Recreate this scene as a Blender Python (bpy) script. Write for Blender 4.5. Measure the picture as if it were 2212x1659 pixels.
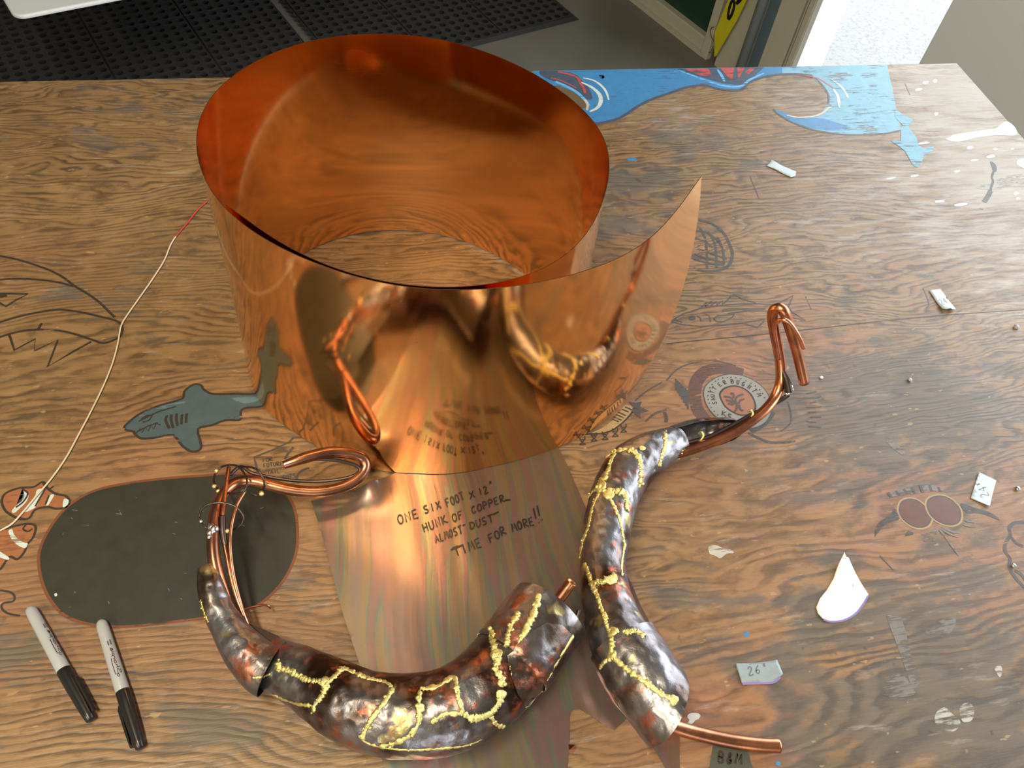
import bpy, bmesh, math, random
import numpy as np
from mathutils import Vector, Matrix, noise
from mathutils.bvhtree import BVHTree
random.seed(7); np.random.seed(7)
S = bpy.context.scene
COL = S.collection
for o in list(bpy.data.objects): bpy.data.objects.remove(o)
R_ = math.radians

# ------------------------------------------------------------------ camera
TZ = 0.85                      # table top height; x runs along the table's back edge
FPX, PITCH, ROLL, CH, YAW = 1723.92, 0.919042, 0.143559, 0.799497, -0.288035
cam_d = bpy.data.cameras.new('camera'); cam = bpy.data.objects.new('camera', cam_d); COL.objects.link(cam)
S.camera = cam
fw = Vector((0, math.cos(PITCH), -math.sin(PITCH))); rt = Vector((1, 0, 0)); up = rt.cross(fw)
cr, sr = math.cos(ROLL), math.sin(ROLL)
rt, up = rt * cr + up * sr, up * cr - rt * sr
RZ = Matrix.Rotation(YAW, 3, 'Z')
fw, rt, up = RZ @ fw, RZ @ rt, RZ @ up
CAM = Vector((0, 0, TZ + CH))
cam.matrix_world = Matrix(((rt.x, up.x, -fw.x, CAM.x), (rt.y, up.y, -fw.y, CAM.y), (rt.z, up.z, -fw.z, CAM.z), (0, 0, 0, 1)))
cam_d.sensor_width = 36; cam_d.lens = FPX * 36 / 2212; cam_d.clip_start = 0.02; cam_d.clip_end = 200

# ------------------------------------------------------------------ world, exposure
S.view_settings.view_transform = 'Standard'; S.view_settings.look = 'None'
S.view_settings.gamma = 1; S.view_settings.use_curve_mapping = False
S.view_settings.exposure = 0.10
W = bpy.data.worlds.new('world'); S.world = W; W.use_nodes = True
bg = W.node_tree.nodes['Background']
bg.inputs['Color'].default_value = (0.88, 0.94, 1.0, 1); bg.inputs['Strength'].default_value = 6.2
S.cycles.max_bounces = 12; S.cycles.glossy_bounces = 8; S.cycles.diffuse_bounces = 5
S.cycles.transparent_max_bounces = 16; S.cycles.sample_clamp_indirect = 6

# room frame: s runs along the door wall (far left to near right), d points outdoors through it
W0 = Vector((1.40662, 2.65594, 0)); E2 = Vector((0.37969, -0.925114, 0)); E1 = Vector((0.925114, 0.37969, 0))
def RM(s, d, z): v = W0 + E2 * s + E1 * d; return Vector((v.x, v.y, z))
ROOMROT = math.atan2(E2.y, E2.x)

def portal(name, s0, s1, z0, z1, front=False):
    l = bpy.data.lights.new(name, 'AREA'); l.shape = 'RECTANGLE'; l.size = s1 - s0; l.size_y = z1 - z0
    l.cycles.is_portal = True
    o = bpy.data.objects.new(name, l); COL.objects.link(o)
    o.location = RM((s0 + s1) / 2, 0.05, (z0 + z1) / 2)
    zax = E1; xax = E2
    if front: o.location = RM(5.25, (s0 + s1) / 2, (z0 + z1) / 2); zax = E2; xax = -E1
    yax = zax.cross(xax)
    o.rotation_euler = Matrix(((xax.x, yax.x, zax.x), (xax.y, yax.y, zax.y), (xax.z, yax.z, zax.z))).to_euler()
WIN = (0.86, 4.2, 0.98, 2.55)       # big unseen window in the door wall, added for daylight and glare
DOOR = (0.365, 0.80, 0.0, 2.25)     # gap of the sliding door
FRO = (-4.6, -3.2, 0.0, 2.1)         # unseen front wall opening behind the camera, added to let in fill daylight
portal('added_front_daylight', *FRO, True); portal('added_window_daylight', *WIN); portal('door_daylight', *DOOR)
def lamp(name, s, d, z, ls, ld, e, col):
    l = bpy.data.lights.new(name, 'AREA'); l.shape = 'RECTANGLE'; l.size = ls; l.size_y = ld; l.energy = e; l.color = col
    o = bpy.data.objects.new(name, l); COL.objects.link(o); o.location = RM(s, d, z); o.rotation_euler = (0, 0, ROOMROT)
ADDED_LAMPS = ((1.9, -2.75, 1.2, .10, 44), (2.6, -4.2, 1.2, .10, 50), (.908, -2.032, .30, .07, .55), (.763, -1.751, .10, .07, .10))   # lamps added under the ceiling for fill and sheet highlights: s, d, size, power
# ------------------------------------------------------------------ helpers
def ray(px, py): return (fw * FPX + rt * (px - 1106) - up * (py - 829.5)).normalized()
def P(px, py, h=0.0):                # the point of height h over the table top that lies under that pixel of the photograph
    d = ray(px, py); t = (TZ + h - CAM.z) / d.z; return CAM + d * t
def PF(px, py):
    d = ray(px, py); t = -CAM.z / d.z; return CAM + d * t
def PW(px, py, dd=0.0):              # ... on the plane of the door wall, as (s, z)
    d = ray(px, py); t = ((W0 + E1 * dd) - CAM).dot(E1) / d.dot(E1); q = CAM + d * t
    return (q - W0).dot(E2), q.z
def pts(s):
    return [tuple(float(v) for v in t.split(',')) for t in s.split()]
def tag(o, label=None, cat=None, group=None, kind=None):
    for k, v in (('label', label), ('category', cat), ('group', group), ('kind', kind)):
        if v: o[k] = v
    return o
def empty(name, loc, label, cat, group=None):
    o = bpy.data.objects.new(name, None); COL.objects.link(o); o.location = loc; o.empty_display_size = .05
    return tag(o, label, cat, group)
def link(name, me, mats=None, parent=None, label=None):
    if isinstance(me, bmesh.types.BMesh):
        m = bpy.data.meshes.new(name); me.to_mesh(m); me.free(); me = m
    o = bpy.data.objects.new(name, me); COL.objects.link(o)
    if mats is not None:
        for m in (mats if isinstance(mats, (list, tuple)) else [mats]): me.materials.append(m)
    if parent is not None:
        o.parent = parent; o.matrix_parent_inverse = Matrix.Translation(-parent.location)
    if label: o['label'] = label
    return o
def smooth(o):
    for p in o.data.polygons: p.use_smooth = True
    return o
def mod(o, t, **k):
    m = o.modifiers.new(t.lower(), t)
    for a, b in k.items(): setattr(m, a, b)
    return o
def cr_spline(p, n=8, closed=False):  # Catmull-Rom through the given points
    p = [np.array(q, float) for q in p]; N = len(p); out = []
    for i in range(N if closed else N - 1):
        if closed: a, b, c, d = p[i - 1], p[i], p[(i + 1) % N], p[(i + 2) % N]
        else: a, b, c, d = p[max(i - 1, 0)], p[i], p[i + 1], p[min(i + 2, N - 1)]
        for k in range(n):
            t = k / n
            out.append(.5 * ((2 * b) + (c - a) * t + (2 * a - 5 * b + 4 * c - d) * t * t + (3 * b - a - 3 * c + d) * t ** 3))
    if not closed: out.append(p[-1])
    return out
def resample(p, n):
    p = np.array([list(q) for q in p], float); L = np.r_[0, np.cumsum(np.linalg.norm(np.diff(p, axis=0), axis=1))]
    t = np.linspace(0, L[-1], n); return np.stack([np.interp(t, L, p[:, i]) for i in range(p.shape[1])], 1)
def gsm(a, sig, keep=True):                      # gaussian smoothing along the first axis, ends kept
    n = int(sig * 3); k = np.exp(-.5 * (np.arange(-n, n + 1) / sig) ** 2); k /= k.sum()
    b = np.concatenate([2 * a[0] - a[n:0:-1], a, 2 * a[-1] - a[-2:-n - 2:-1]]); r = np.stack([np.convolve(b[:, i], k, 'valid') for i in range(a.shape[1])], 1)
    return r + gsm(a - r, sig, False) if keep else r

# ------------------------------------------------------------------ materials
class NT:
    def __init__(s, name):
        s.m = bpy.data.materials.new(name); s.m.use_nodes = True; s.t = s.m.node_tree; s.b = s.t.nodes['Principled BSDF']; s.out = s.t.nodes['Material Output']
    def n(s, ty, ins=None, **a):
        x = s.t.nodes.new('ShaderNode' + ty)
        for k, v in a.items(): setattr(x, k, v)
        for k, v in (ins or {}).items(): s.set(x.inputs[k], v)
        return x
    def set(s, i, v):
        if isinstance(v, bpy.types.NodeSocket): s.t.links.new(v, i)
        elif isinstance(v, (tuple, list)) and len(v) == 3 and i.type == 'RGBA': i.default_value = (*v, 1)
        else: i.default_value = v
    def p(s, **k):
        for a, v in k.items(): s.set(s.b.inputs[a.replace('_', ' ')], v)
    def pos(s): return s.n('NewGeometry').outputs['Position']
    def obj(s): return s.n('TexCoord').outputs['Object']
    def mp(s, v, scale=(1, 1, 1), rot=(0, 0, 0), loc=(0, 0, 0)):
        return s.n('Mapping', {'Vector': v, 'Scale': scale, 'Rotation': rot, 'Location': loc}).outputs[0]
    def noise(s, v, sc=5, det=3, rough=.5, dist=0):
        return s.n('TexNoise', {'Vector': v, 'Scale': sc, 'Detail': det, 'Roughness': rough, 'Distortion': dist}).outputs[0]
    def ramp(s, f, stops, mode='LINEAR'):
        x = s.n('ValToRGB', {'Fac': f}); e = x.color_ramp.elements; x.color_ramp.interpolation = mode
        while len(e) < len(stops): e.new(.5)
        for q, (t, c) in zip(e, stops): q.position = t; q.color = (c, c, c, 1) if isinstance(c, (int, float)) else (*c, 1)
        return x.outputs[0]
    def mix(s, f, a, b, mode='MIX'):
        x = s.n('Mix', data_type='RGBA', blend_type=mode); s.set(x.inputs[0], f); s.set(x.inputs[6], a); s.set(x.inputs[7], b); return x.outputs[2]
    def math(s, op, a, b=0.0, c=None):
        x = s.n('Math', operation=op); s.set(x.inputs[0], a); s.set(x.inputs[1], b)
        if c is not None: s.set(x.inputs[2], c)
        return x.outputs[0]
    def bump(s, h, strength=.3, dist=.002, nrm=None):
        x = s.n('Bump', {'Height': h, 'Strength': strength, 'Distance': dist})
        if nrm is not None: s.set(x.inputs['Normal'], nrm)
        s.set(s.b.inputs['Normal'], x.outputs[0]); return x.outputs[0]
def flat(name, col, rough=.5, metal=0.0, var=0.0, sc=40, bump=0.0):
    N = NT(name)
    c = col
    if var:
        f = N.noise(N.pos(), sc, 4, .6); c = N.mix(f, tuple(v * (1 - var) for v in col), tuple(min(1, v * (1 + var)) for v in col))
    N.p(Base_Color=c, Roughness=rough, Metallic=metal)
    if bump: N.bump(N.noise(N.pos(), sc * 4, 3), bump, .001)
    return N.m
def paint(name, col, wear=.35, rough=.45, var=.25, thin=0.0):   # worn brush paint on plywood: gaps follow the grain
    N = NT(name); p = N.pos()
    f = N.noise(p, 60, 5, .65); c = N.mix(f, tuple(v * (1 - var) for v in col), tuple(min(1, v * (1 + var)) for v in col))
    N.p(Base_Color=c, Roughness=rough)
    g = N.noise(N.mp(p, (30, 260, 30)), 1, 4, .65); g2 = N.noise(p, 22, 4, .6)
    a = N.math('ADD', N.math('MULTIPLY', g, .6), N.math('MULTIPLY', g2, .4))
    al = N.ramp(a, [(max(0, wear - .05), 0), (wear + .04, 1 - thin)])
    N.p(Alpha=al); return N.m

def wood_mat():
    N = NT('plywood'); p = N.pos(); sx = N.n('SeparateXYZ', {'Vector': p}); X, Y = sx.outputs[0], sx.outputs[1]
    vc = N.n('VertexColor', layer_name='stain_glare'); sp = N.n('SeparateColor', {'Color': vc.outputs[0]}); red, grey, pale = sp.outputs[0], sp.outputs[1], sp.outputs[2]
    big = N.noise(N.mp(p, (1.5, 4.2, 1)), 1, 2, .5, .2)
    med = N.noise(N.mp(p, (6.0, 21.0, 1), loc=(2, 3, 0)), 1, 2.5, .5, .3)
    small = N.noise(N.mp(p, (22, 80, 1)), 1, 2, .55)
    amp = N.noise(N.mp(p, (1.3, 1.9, 1), loc=(3.3, 1.2, 0)), 1, 1)
    am = N.ramp(amp, [(.38, .25), (.62, 1)])
    h = N.math('ADD', N.math('MULTIPLY', Y, 98.0), N.math('MULTIPLY', big, 22.0))
    h = N.math('ADD', h, N.math('MULTIPLY', N.math('MULTIPLY', med, am), 11.0))
    h = N.math('ADD', h, N.math('MULTIPLY', small, 1.3))
    fr = N.math('FRACT', h)
    line = N.ramp(fr, [(0, .35), (.14, .02), (.42, .10), (.68, .75), (.86, 1), (1, .35)])
    h2 = N.math('ADD', N.math('MULTIPLY', Y, 44.0), N.math('ADD', N.math('MULTIPLY', big, 20.0), N.math('ADD', N.math('MULTIPLY', med, 4.5), N.math('MULTIPLY', small, .7))))
    line2 = N.ramp(N.math('FRACT', h2), [(0, .3), (.16, .0), (.40, .15), (.60, .85), (.88, 1), (1, .3)])
    line = N.mix(vc.outputs[1], line, line2)
    brk = N.noise(N.mp(p, (19, 55, 1), loc=(5, 5, 0)), 1, 4, .68)
    line = N.math('MULTIPLY', line, N.ramp(brk, [(.33, .30), (.56, 1)]))
    line = N.math('MULTIPLY', line, N.ramp(N.noise(N.mp(p, (2.6, 4.5, 1), loc=(4, 7, 0)), 1, 3, .6), [(.38, .62), (.58, 1)]))
    fib = N.noise(N.mp(p, (26, 520, 1)), 1, 3, .6)
    mott = N.noise(p, 5.5, 5, .62)
    base = N.mix(line, (.30, .183, .082), (.045, .029, .016))
    base = N.mix(N.math('MULTIPLY', fib, .35), base, (.13, .075, .035))
    base = N.mix(N.ramp(mott, [(.38, 0), (.68, .6)]), base, N.mix(line, (.17, .092, .040), (.055, .032, .016)), 'MIX')
    blot = N.ramp(N.noise(N.mp(p, (24, 40, 1), loc=(2, 9, 0)), 1, 5, .7), [(.53, 0), (.66, .75)])
    base = N.mix(blot, base, (.085, .055, .032))
    gold = N.ramp(N.noise(N.mp(p, (18, 60, 1), loc=(6, 3, 0)), 1, 4, .65), [(.56, 0), (.70, .35)])
    base = N.mix(gold, base, (.42, .26, .11))
    rm = N.math('MULTIPLY', N.math('MULTIPLY', red, .75), N.ramp(N.noise(p, 14, 4, .6), [(.3, .35), (.6, 1)]))
    base = N.mix(rm, base, N.mix(line, (.34, .15, .085), (.15, .07, .04)))
    gn = N.noise(N.mp(p, (8, 22, 1), loc=(1, 5, 0)), 1, 5, .68)
    gn2 = N.noise(N.mp(p, (17, 30, 1), loc=(8, 1, 0)), 1, 4, .65)
    gm = N.ramp(N.math('ADD', N.math('ADD', N.math('MULTIPLY', gn, .5), N.math('MULTIPLY', gn2, .5)), N.math('SUBTRACT', N.math('ADD', N.math('MULTIPLY', grey, .30), N.math('MULTIPLY', line, .06)), .06)), [(.53, 0), (.62, .78)])
    base = N.mix(gm, base, N.mix(N.math('MULTIPLY', N.math('ADD', fib, N.math('SUBTRACT', 1.0, line)), .5), (.052, .045, .036), (.130, .112, .090)))
    sp2 = N.noise(p, 46, 3, .6); sm = N.ramp(sp2, [(.66, 0), (.70, .75)])
    base = N.mix(N.math('MULTIPLY', sm, N.math('ADD', grey, .25)), base, (.05, .042, .038))
    wn = N.noise(N.mp(p, (14, 90, 1), loc=(7, 2, 0)), 1, 5, .7)
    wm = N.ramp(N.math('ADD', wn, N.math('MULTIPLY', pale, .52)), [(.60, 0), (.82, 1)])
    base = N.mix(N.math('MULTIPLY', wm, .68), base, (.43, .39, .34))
    base = N.mix(N.math('MULTIPLY', pale, .45), base, (.36, .315, .255))  # pale wash: worn wood, with glare painted in towards the right
    fl = N.ramp(N.noise(N.mp(p, (60, 130, 1)), 1, 2, .5), [(.70, 0), (.73, 1)])
    base = N.mix(N.math('MULTIPLY', fl, .55), base, (.42, .28, .15))
    N.p(Base_Color=base, Roughness=N.ramp(N.math('ADD', gn, N.math('MULTIPLY', pale, .2)), [(.35, .40), (.75, .58)]), Specular_IOR_Level=.55)
    hh = N.math('ADD', N.math('MULTIPLY', line, -.5), N.math('ADD', N.math('MULTIPLY', fib, .5), N.math('MULTIPLY', gn, .8)))
    N.bump(hh, .38, .0016); return N.m
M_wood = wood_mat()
M_edge = flat('plywood_edge', (.16, .10, .05), .7, var=.4, sc=60)

def copper_mat(name, col=(.93, .50, .335), rough=.16, streak=.05, smudge=.06):
    N = NT(name); uv = N.n('UVMap', uv_map='UVMap').outputs[0]
    st = N.noise(N.mp(uv, (3, 900, 1)), 1, 3, .6); sm = N.noise(N.mp(uv, (9, 9, 1)), 1, 4, .6)
    r = N.math('ADD', rough - .03, N.math('ADD', N.math('MULTIPLY', st, streak), N.math('MULTIPLY', sm, smudge)))
    N.p(Base_Color=N.mix(sm, col, tuple(v * .93 for v in col)), Metallic=1.0, Roughness=r, Anisotropic=.7)
    tg = N.n('Tangent', direction_type='UV_MAP', uv_map='UVMap'); N.set(N.b.inputs['Tangent'], tg.outputs[0])
    N.bump(N.math('ADD', st, N.math('MULTIPLY', sm, .4)), .012, .001); return N.m
M_roll = copper_mat('rolled_copper', (.97, .53, .22), .065)
def tinted_mat():                     # heat tinted copper with long streaks
    N = NT('heat_tinted_copper'); uv = N.n('UVMap', uv_map='UVMap').outputs[0]
    w = N.n('VectorMath', {0: uv, 1: N.n('Vector' if False else 'CombineXYZ', {'X': N.math('MULTIPLY', N.noise(N.mp(uv, (2, 2, 1)), 1, 2), .10)}).outputs[0]}, operation='ADD').outputs[0]
    a = N.noise(N.mp(w, (17, 1.0, 1)), 1, 3, .55); b = N.noise(N.mp(w, (60, 3.0, 1), loc=(4, 0, 0)), 1, 3, .6); e = N.noise(N.mp(uv, (9, 5, 1), loc=(2, 7, 0)), 1, 4, .65)
    t = N.math('ADD', N.math('MULTIPLY', a, .62), N.math('MULTIPLY', b, .38))
    c = N.ramp(t, [(.28, (.36, .20, .13)), (.36, (.52, .33, .24)), (.42, (.50, .36, .29)), (.465, (.60, .38, .20)), (.485, (.48, .40, .25)), (.50, (.36, .38, .27)), (.515, (.55, .30, .26)), (.55, (.52, .33, .25)), (.61, (.40, .25, .19)), (.68, (.62, .40, .24)), (.76, (.40, .27, .23))])
    bare = N.ramp(N.math('ADD', N.math('MULTIPLY', e, .55), N.math('MULTIPLY', a, .45)), [(.55, 0), (.66, 1)])
    c = N.mix(bare, c, (.74, .36, .22))
    N.p(Base_Color=N.mix(1.0, c, (.60, .68, .76), 'MULTIPLY'), Metallic=.80, Roughness=N.math('ADD', .17, N.math('MULTIPLY', e, .16)))
    N.bump(N.math('ADD', N.math('MULTIPLY', a, 1.0), N.math('MULTIPLY', b, .25)), .22, .004); return N.m
M_tint = tinted_mat()
def patina_mat(name, hue=0.0):
    N = NT(name); p = N.pos()
    a = N.noise(p, 15, 3, .6); b = N.noise(N.mp(p, loc=(3 + hue, 1, 2)), 34, 5, .65); c = N.noise(p, 62, 4, .65)
    col = N.mix(N.ramp(a, [(.40, 0), (.58, 1)]), (.052, .028, .018) if hue == 0 else (.10, .07, .052), (.25, .245, .265))
    col = N.mix(N.ramp(b, [(.55, 0), (.63, .85)]), col, (.40, .135, .075))
    col = N.mix(N.ramp(c, [(.58, 0), (.74, .45)]), col, (.045, .030, .022))
    col = N.mix(N.ramp(N.noise(N.mp(p, loc=(9, 9, 1)), 30, 3, .6), [(.64, 0), (.70, .8)]), col, (.50, .40, .17))
    N.p(Base_Color=col, Metallic=.92, Roughness=N.math('ADD', .24, N.math('MULTIPLY', c, .22)))
    v = N.n('TexVoronoi', {'Vector': p, 'Scale': 105.0, 'Smoothness': 1.0}, feature='SMOOTH_F1').outputs['Distance']
    N.bump(N.math('ADD', v, N.math('MULTIPLY', c, .5)), .40, .0040); return N.m
M_pat = patina_mat('hammered_patina'); M_pat2 = patina_mat('hammered_patina_grey', 4.0)
M_dark = flat('oxidised_copper_inside', (.05, .028, .02), .5, .7, .4, 30)
def tube_mat(name, col):
    N = NT(name); p = N.pos(); a = N.noise(p, 20, 4, .6)
    c = N.mix(N.ramp(a, [(.40, 0), (.62, 1)]), col, tuple(v * .5 for v in (col[0] * .85, col[1] * .9, col[2])))
    N.p(Base_Color=c, Metallic=1.0, Roughness=N.math('ADD', .22, N.math('MULTIPLY', a, .15))); return N.m
M_tube = tube_mat('copper_tube', (.72, .29, .15)); M_tubeold = tube_mat('oxidised_copper_tube', (.58, .26, .15))
M_rod = tube_mat('copper_rod', (.85, .36, .20)); M_rodold = flat('blackened_wire', (.09, .07, .065), .4, .9, .4)
M_brass = flat('brass_braze', (.70, .62, .26), .36, .85, .3, 300, .5)
M_solder = flat('solder', (.75, .75, .76), .25, 1, .2)
M_ink = flat('marker_ink', (.010, .006, .006), .4)
M_grey = flat('pen_barrel', (.36, .37, .39), .35, var=.03); M_black = flat('pen_cap', (.012, .012, .013), .28)
M_paper = flat('paper', (.86, .85, .86), .75, var=.03); M_pbl = flat('purple_ink', (.22, .16, .45), .6)
M_tape = flat('duct_tape', (.27, .33, .37), .5, .15, .12, 300, .1); M_tape2 = flat('duct_tape_pale', (.50, .58, .64), .5, .1, .08, 300, .1)
M_pencil = flat('faded_ink', (.12, .13, .15), .6)
M_string = flat('string', (.62, .55, .42), .8, var=.2, sc=600); M_red = flat('red_string', (.42, .035, .03), .7)
M_conc = NT('concrete'); _p = M_conc.pos(); _a = M_conc.noise(_p, 3, 6, .65); _b = M_conc.noise(_p, 60, 3)
M_conc.p(Base_Color=M_conc.mix(_a, (.11, .105, .09), (.24, .235, .205)), Roughness=M_conc.ramp(_a, [(.3, .35), (.7, .6)])); M_conc.bump(_b, .1, .002); M_conc = M_conc.m
M_out = NT('outdoor_concrete'); _p = M_out.pos(); _b = M_out.noise(_p, 60, 5, .8); _c = M_out.noise(_p, 3, 3)
M_out.p(Base_Color=M_out.mix(M_out.ramp(_b, [(.36, 0), (.5, 1)]), (.135, .132, .126), (.200, .200, .195)), Roughness=.9); M_out = M_out.m
M_rub = flat('black_rubber', (.030, .030, .032), .6, var=.3, sc=30); M_rubshade = flat('black_rubber_hole_shade', (.006, .006, .006), .9)  # holes get a darker rubber, shade painted in so they look deeper
M_wall = flat('beige_wall_paint', (.52, .49, .40), .5, var=.06, sc=8); M_trim = flat('beige_trim', (.50, .47, .37), .5, var=.08, sc=30)
M_dgap = flat('dark_channel', (.10, .095, .07), .6); M_green = flat('green_panel', (.012, .05, .03), .35, var=.2, sc=3)
M_pipe = flat('grey_pipe', (.33, .38, .40), .4, .3, .06); M_blueg = flat('blue_grey_strip', (.10, .15, .19), .5, var=.1)
M_door = flat('grey_door_paint', (.76, .80, .82), .45, var=.03, sc=300); M_white = flat('white_plastic', (.82, .86, .90), .4)
M_room = flat('room_wall', (.42, .36, .27), .7, var=.08, sc=2); M_ceil = flat('ceiling_paint', (.40, .35, .27), .8, var=.1, sc=2)
M_yel = flat('yellow_vinyl', (.62, .55, .012), .45, var=.08)
M_rust = flat('rusty_wire', (.16, .09, .05), .6, .5)
M_lampm = NT('added_lamp_tube'); M_lampm.p(Base_Color=(.9, .9, .85), Emission_Color=(1, .88, .7), Emission_Strength=1.5); M_lampm = M_lampm.m  # glowing face of the added lamps

# ------------------------------------------------------------------ structure: room
def boxbm(bm, lo, hi, fn=lambda v: v):
    c = [bm.verts.new(fn(Vector((x, y, z)))) for z in (lo[2], hi[2]) for y in (lo[1], hi[1]) for x in (lo[0], hi[0])]
    for f in ((0, 2, 3, 1), (4, 5, 7, 6), (0, 1, 5, 4), (2, 6, 7, 3), (0, 4, 6, 2), (1, 3, 7, 5)): bm.faces.new([c[i] for i in f])
def rbox(bm, s0, s1, d0, d1, z0, z1): boxbm(bm, (s0, d0, z0), (s1, d1, z1), lambda v: RM(v.x, v.y, v.z))
def rpart(name, boxes, mat, parent=None, label=None, bev=0):
    bm = bmesh.new()
    for b in boxes: rbox(bm, *b)
    bmesh.ops.recalc_face_normals(bm, faces=bm.faces)
    o = link(name, bm, mat, parent, label)
    if bev: mod(o, 'BEVEL', width=bev, segments=2)
    return o
def struct(o): o['kind'] = 'structure'; return o
SB, SF, DL, HC = -3.2, 5.2, -5.0, 3.0
struct(rpart('floor', [(SB, SF, DL, 0.02, -.1, 0)], M_conc))
struct(rpart('ceiling', [(SB, SF, DL, .15, HC, HC + .1)], M_ceil))
struct(rpart('wall_left', [(SB, SF, DL - .1, DL, 0, HC)], M_room))
struct(rpart('wall_back', [(SB - .1, SB, DL, .15, 0, HC)], M_room))
struct(rpart('wall_front', [(SF, SF + .1, DL, FRO[0], 0, HC), (SF, SF + .1, FRO[0], FRO[1], FRO[3], HC), (SF, SF + .1, FRO[1], .15, 0, HC)], M_room))
struct(rpart('ground', [(-8, 12, 0.02, 14, -.12, -.02)], M_out))
ws = PW
wr = struct(rpart('wall_right', [(.007, .302, 0, .12, 0, HC), (.302, WIN[0], 0, .12, DOOR[3], HC), (.78, SF, .02, .12, 0, WIN[2]), (WIN[0], SF, 0, .12, WIN[3], HC), (WIN[1], SF, 0, .12, WIN[2], WIN[3]), (-.9, -.068, .02, .12, 2.2, HC), (SB, -.9, 0, .12, 0, HC)], M_wall))
rpart('green_panel', [(-.85, -.06, .03, .07, .06, 2.2)], M_green, wr, 'dark green panel above the beige bottom rail')
rpart('bottom_rail', [(-.9, -.06, 0, .09, 0.012, .068)], M_trim, wr, bev=.004)
rpart('rail_lip', [(-.9, -.06, -.012, 0, 0, .014)], M_trim, wr)
rpart('post', [(-.068, -.031, -.012, .09, 0, 2.3)], M_trim, wr, 'slim beige post at the corner of the green panel', .003)
rpart('hinge_gap', [(-.031, .007, .012, .09, 0, 2.3)], M_dgap, wr)
rpart('blue_strip', [(.165, .207, -.006, .0, 0, 2.3)], M_blueg, wr, 'blue-grey strip beside the pipe')
rpart('dark_channel', [(.302, .323, .02, .09, 0, 2.25)], M_dgap, wr, 'dark door channel')
rpart('channel_rib', [(.309, .315, .0, .09, 0, 2.25)], M_trim, wr)
rpart('jamb', [(.323, .345, -.01, .12, 0, 2.25)], M_trim, wr, bev=.002)
rpart('jamb_edge', [(.345, .365, -.004, .14, 0, 2.25)], M_white, wr, 'pale outer edge of the door jamb', .002)
bm = bmesh.new()
bmesh.ops.create_cone(bm, cap_ends=True, segments=24, radius1=.018, radius2=.018, depth=2.3, matrix=Matrix.Translation(RM(.155, -.03, 1.152)))
o = smooth(link('metal_pipe', bm, M_pipe)); tag(o, 'grey metal pipe running up the beige wall beside the doorway', 'pipe')
dr = struct(rpart('door_1', [(.80, 2.9, -.075, -.03, .012, .96)], M_door, bev=.003)); dr['label'] = 'plain grey sliding door panel right of the bright doorway'
# frame and bars of the added window
wn = struct(rpart('added_window_1', [(WIN[0], WIN[1], 0, .1, WIN[2] - .03, WIN[2]), (WIN[0] - .02, WIN[0] + .02, 0, .1, WIN[2], WIN[3])], M_trim))
for k in range(1, 3): rpart('mullion', [(WIN[0] + k * 1.11 - .02, WIN[0] + k * 1.11 + .02, .02, .08, WIN[2], WIN[3])], M_trim, wn)
# unseen lamps added under the ceiling
for k, ((s, d, la, lw, le), lb) in enumerate(zip(ADDED_LAMPS, ('added long fill lamp under the ceiling left of the work table', 'added long fill lamp under the ceiling farthest left near the side wall', 'added short lamp over the work table for a highlight on the flat sheet', 'added small square lamp over the copper roll for a highlight on the flat sheet'))):
    lamp('added_lamp_light', s, d, HC - .075, la, lw, le, (1, 0.88, 0.64))
    e = empty('added_lamp', RM(s, d, HC), lb, 'lamp', 'added ceiling lamps')
    rpart('housing', [(s - la * .6, s + la * .6, d - .09, d + .09, HC - .04, HC)], M_white, e); rpart('added_lamp_tube', [(s - la * .5, s + la * .5, d - lw / 2, d + lw / 2, HC - .06, HC - .041)], M_lampm, e)

# yellow sail banner on the wall beside the pipe
def WP(px, py, dd): s, z = PW(px, py, dd); return RM(s, dd, z)
ban = empty('yellow_banner', RM(.03, -.03, .02), 'yellow tapered banner with black lettering hung beside the grey pipe', 'banner')
s0, z0 = PW(1543, 119, -.03); sa, za = PW(1545, 70, -.03); sb, zb = PW(1574, 0, -.03); sc, zc = PW(1558, 99, -.03); sd, zd = PW(1592, 45, -.03); se, ze = PW(1613.6, 0, -.03)
L = [(s0 + .004, z0 - .004), (s0 - .001, z0 + .01), (sa, za), (sb, zb), (sb + .01, zb + .5), (sb + .03, 1.7), (min(se + .03, .128), 1.7), (min(se + .02, .128), ze + .4), (se, ze), (sd, zd), (sc, zc), (s0 + .012, z0 + .004)]
bm = bmesh.new(); bm.faces.new([bm.verts.new(RM(s, -.03, z)) for s, z in L]); bmesh.ops.triangulate(bm, faces=bm.faces)
o = link('banner_cloth', bm, M_yel, ban); mod(o, 'SOLIDIFY', thickness=.003)
def ribbon3(bm, line, w, nrm, mi=0, taper=False):
    line = [Vector(v) for v in line]; n = len(line); prev = None
    for i, v in enumerate(line):
        t = (line[min(i + 1, n - 1)] - line[max(i - 1, 0)]); 
        if t.length < 1e-9: t = Vector((1, 0, 0))
        sd_ = t.normalized().cross(nrm).normalized(); ww = w / 2
        if taper: ww *= .25 + .75 * math.sin(math.pi * (i + .5) / n) ** .6
        a, b = bm.verts.new(v - sd_ * ww), bm.verts.new(v + sd_ * ww)
        if prev: f = bm.faces.new((prev[0], a, b, prev[1])); f.material_index = mi
        prev = (a, b)
bm = bmesh.new()
ribbon3(bm, [WP(x, y, -.034) for x, y in cr_spline(pts('1573,42 1573,30 1577,12 1582,2 1586,6 1584,22 1578,36 1573,42'), 5)], .012, E1)
ribbon3(bm, [WP(x, y, -.034) for x, y in cr_spline(pts('1590,9 1594,3 1602,-14 1612,-34'), 4)], .012, E1)
ribbon3(bm, [WP(x, y, -.034) for x, y in cr_spline(pts('1592,6 1598,2 1606,-12 1604,-20 1598,-16'), 4)], .012, E1)
link('lettering', bm, M_ink, ban)
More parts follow.
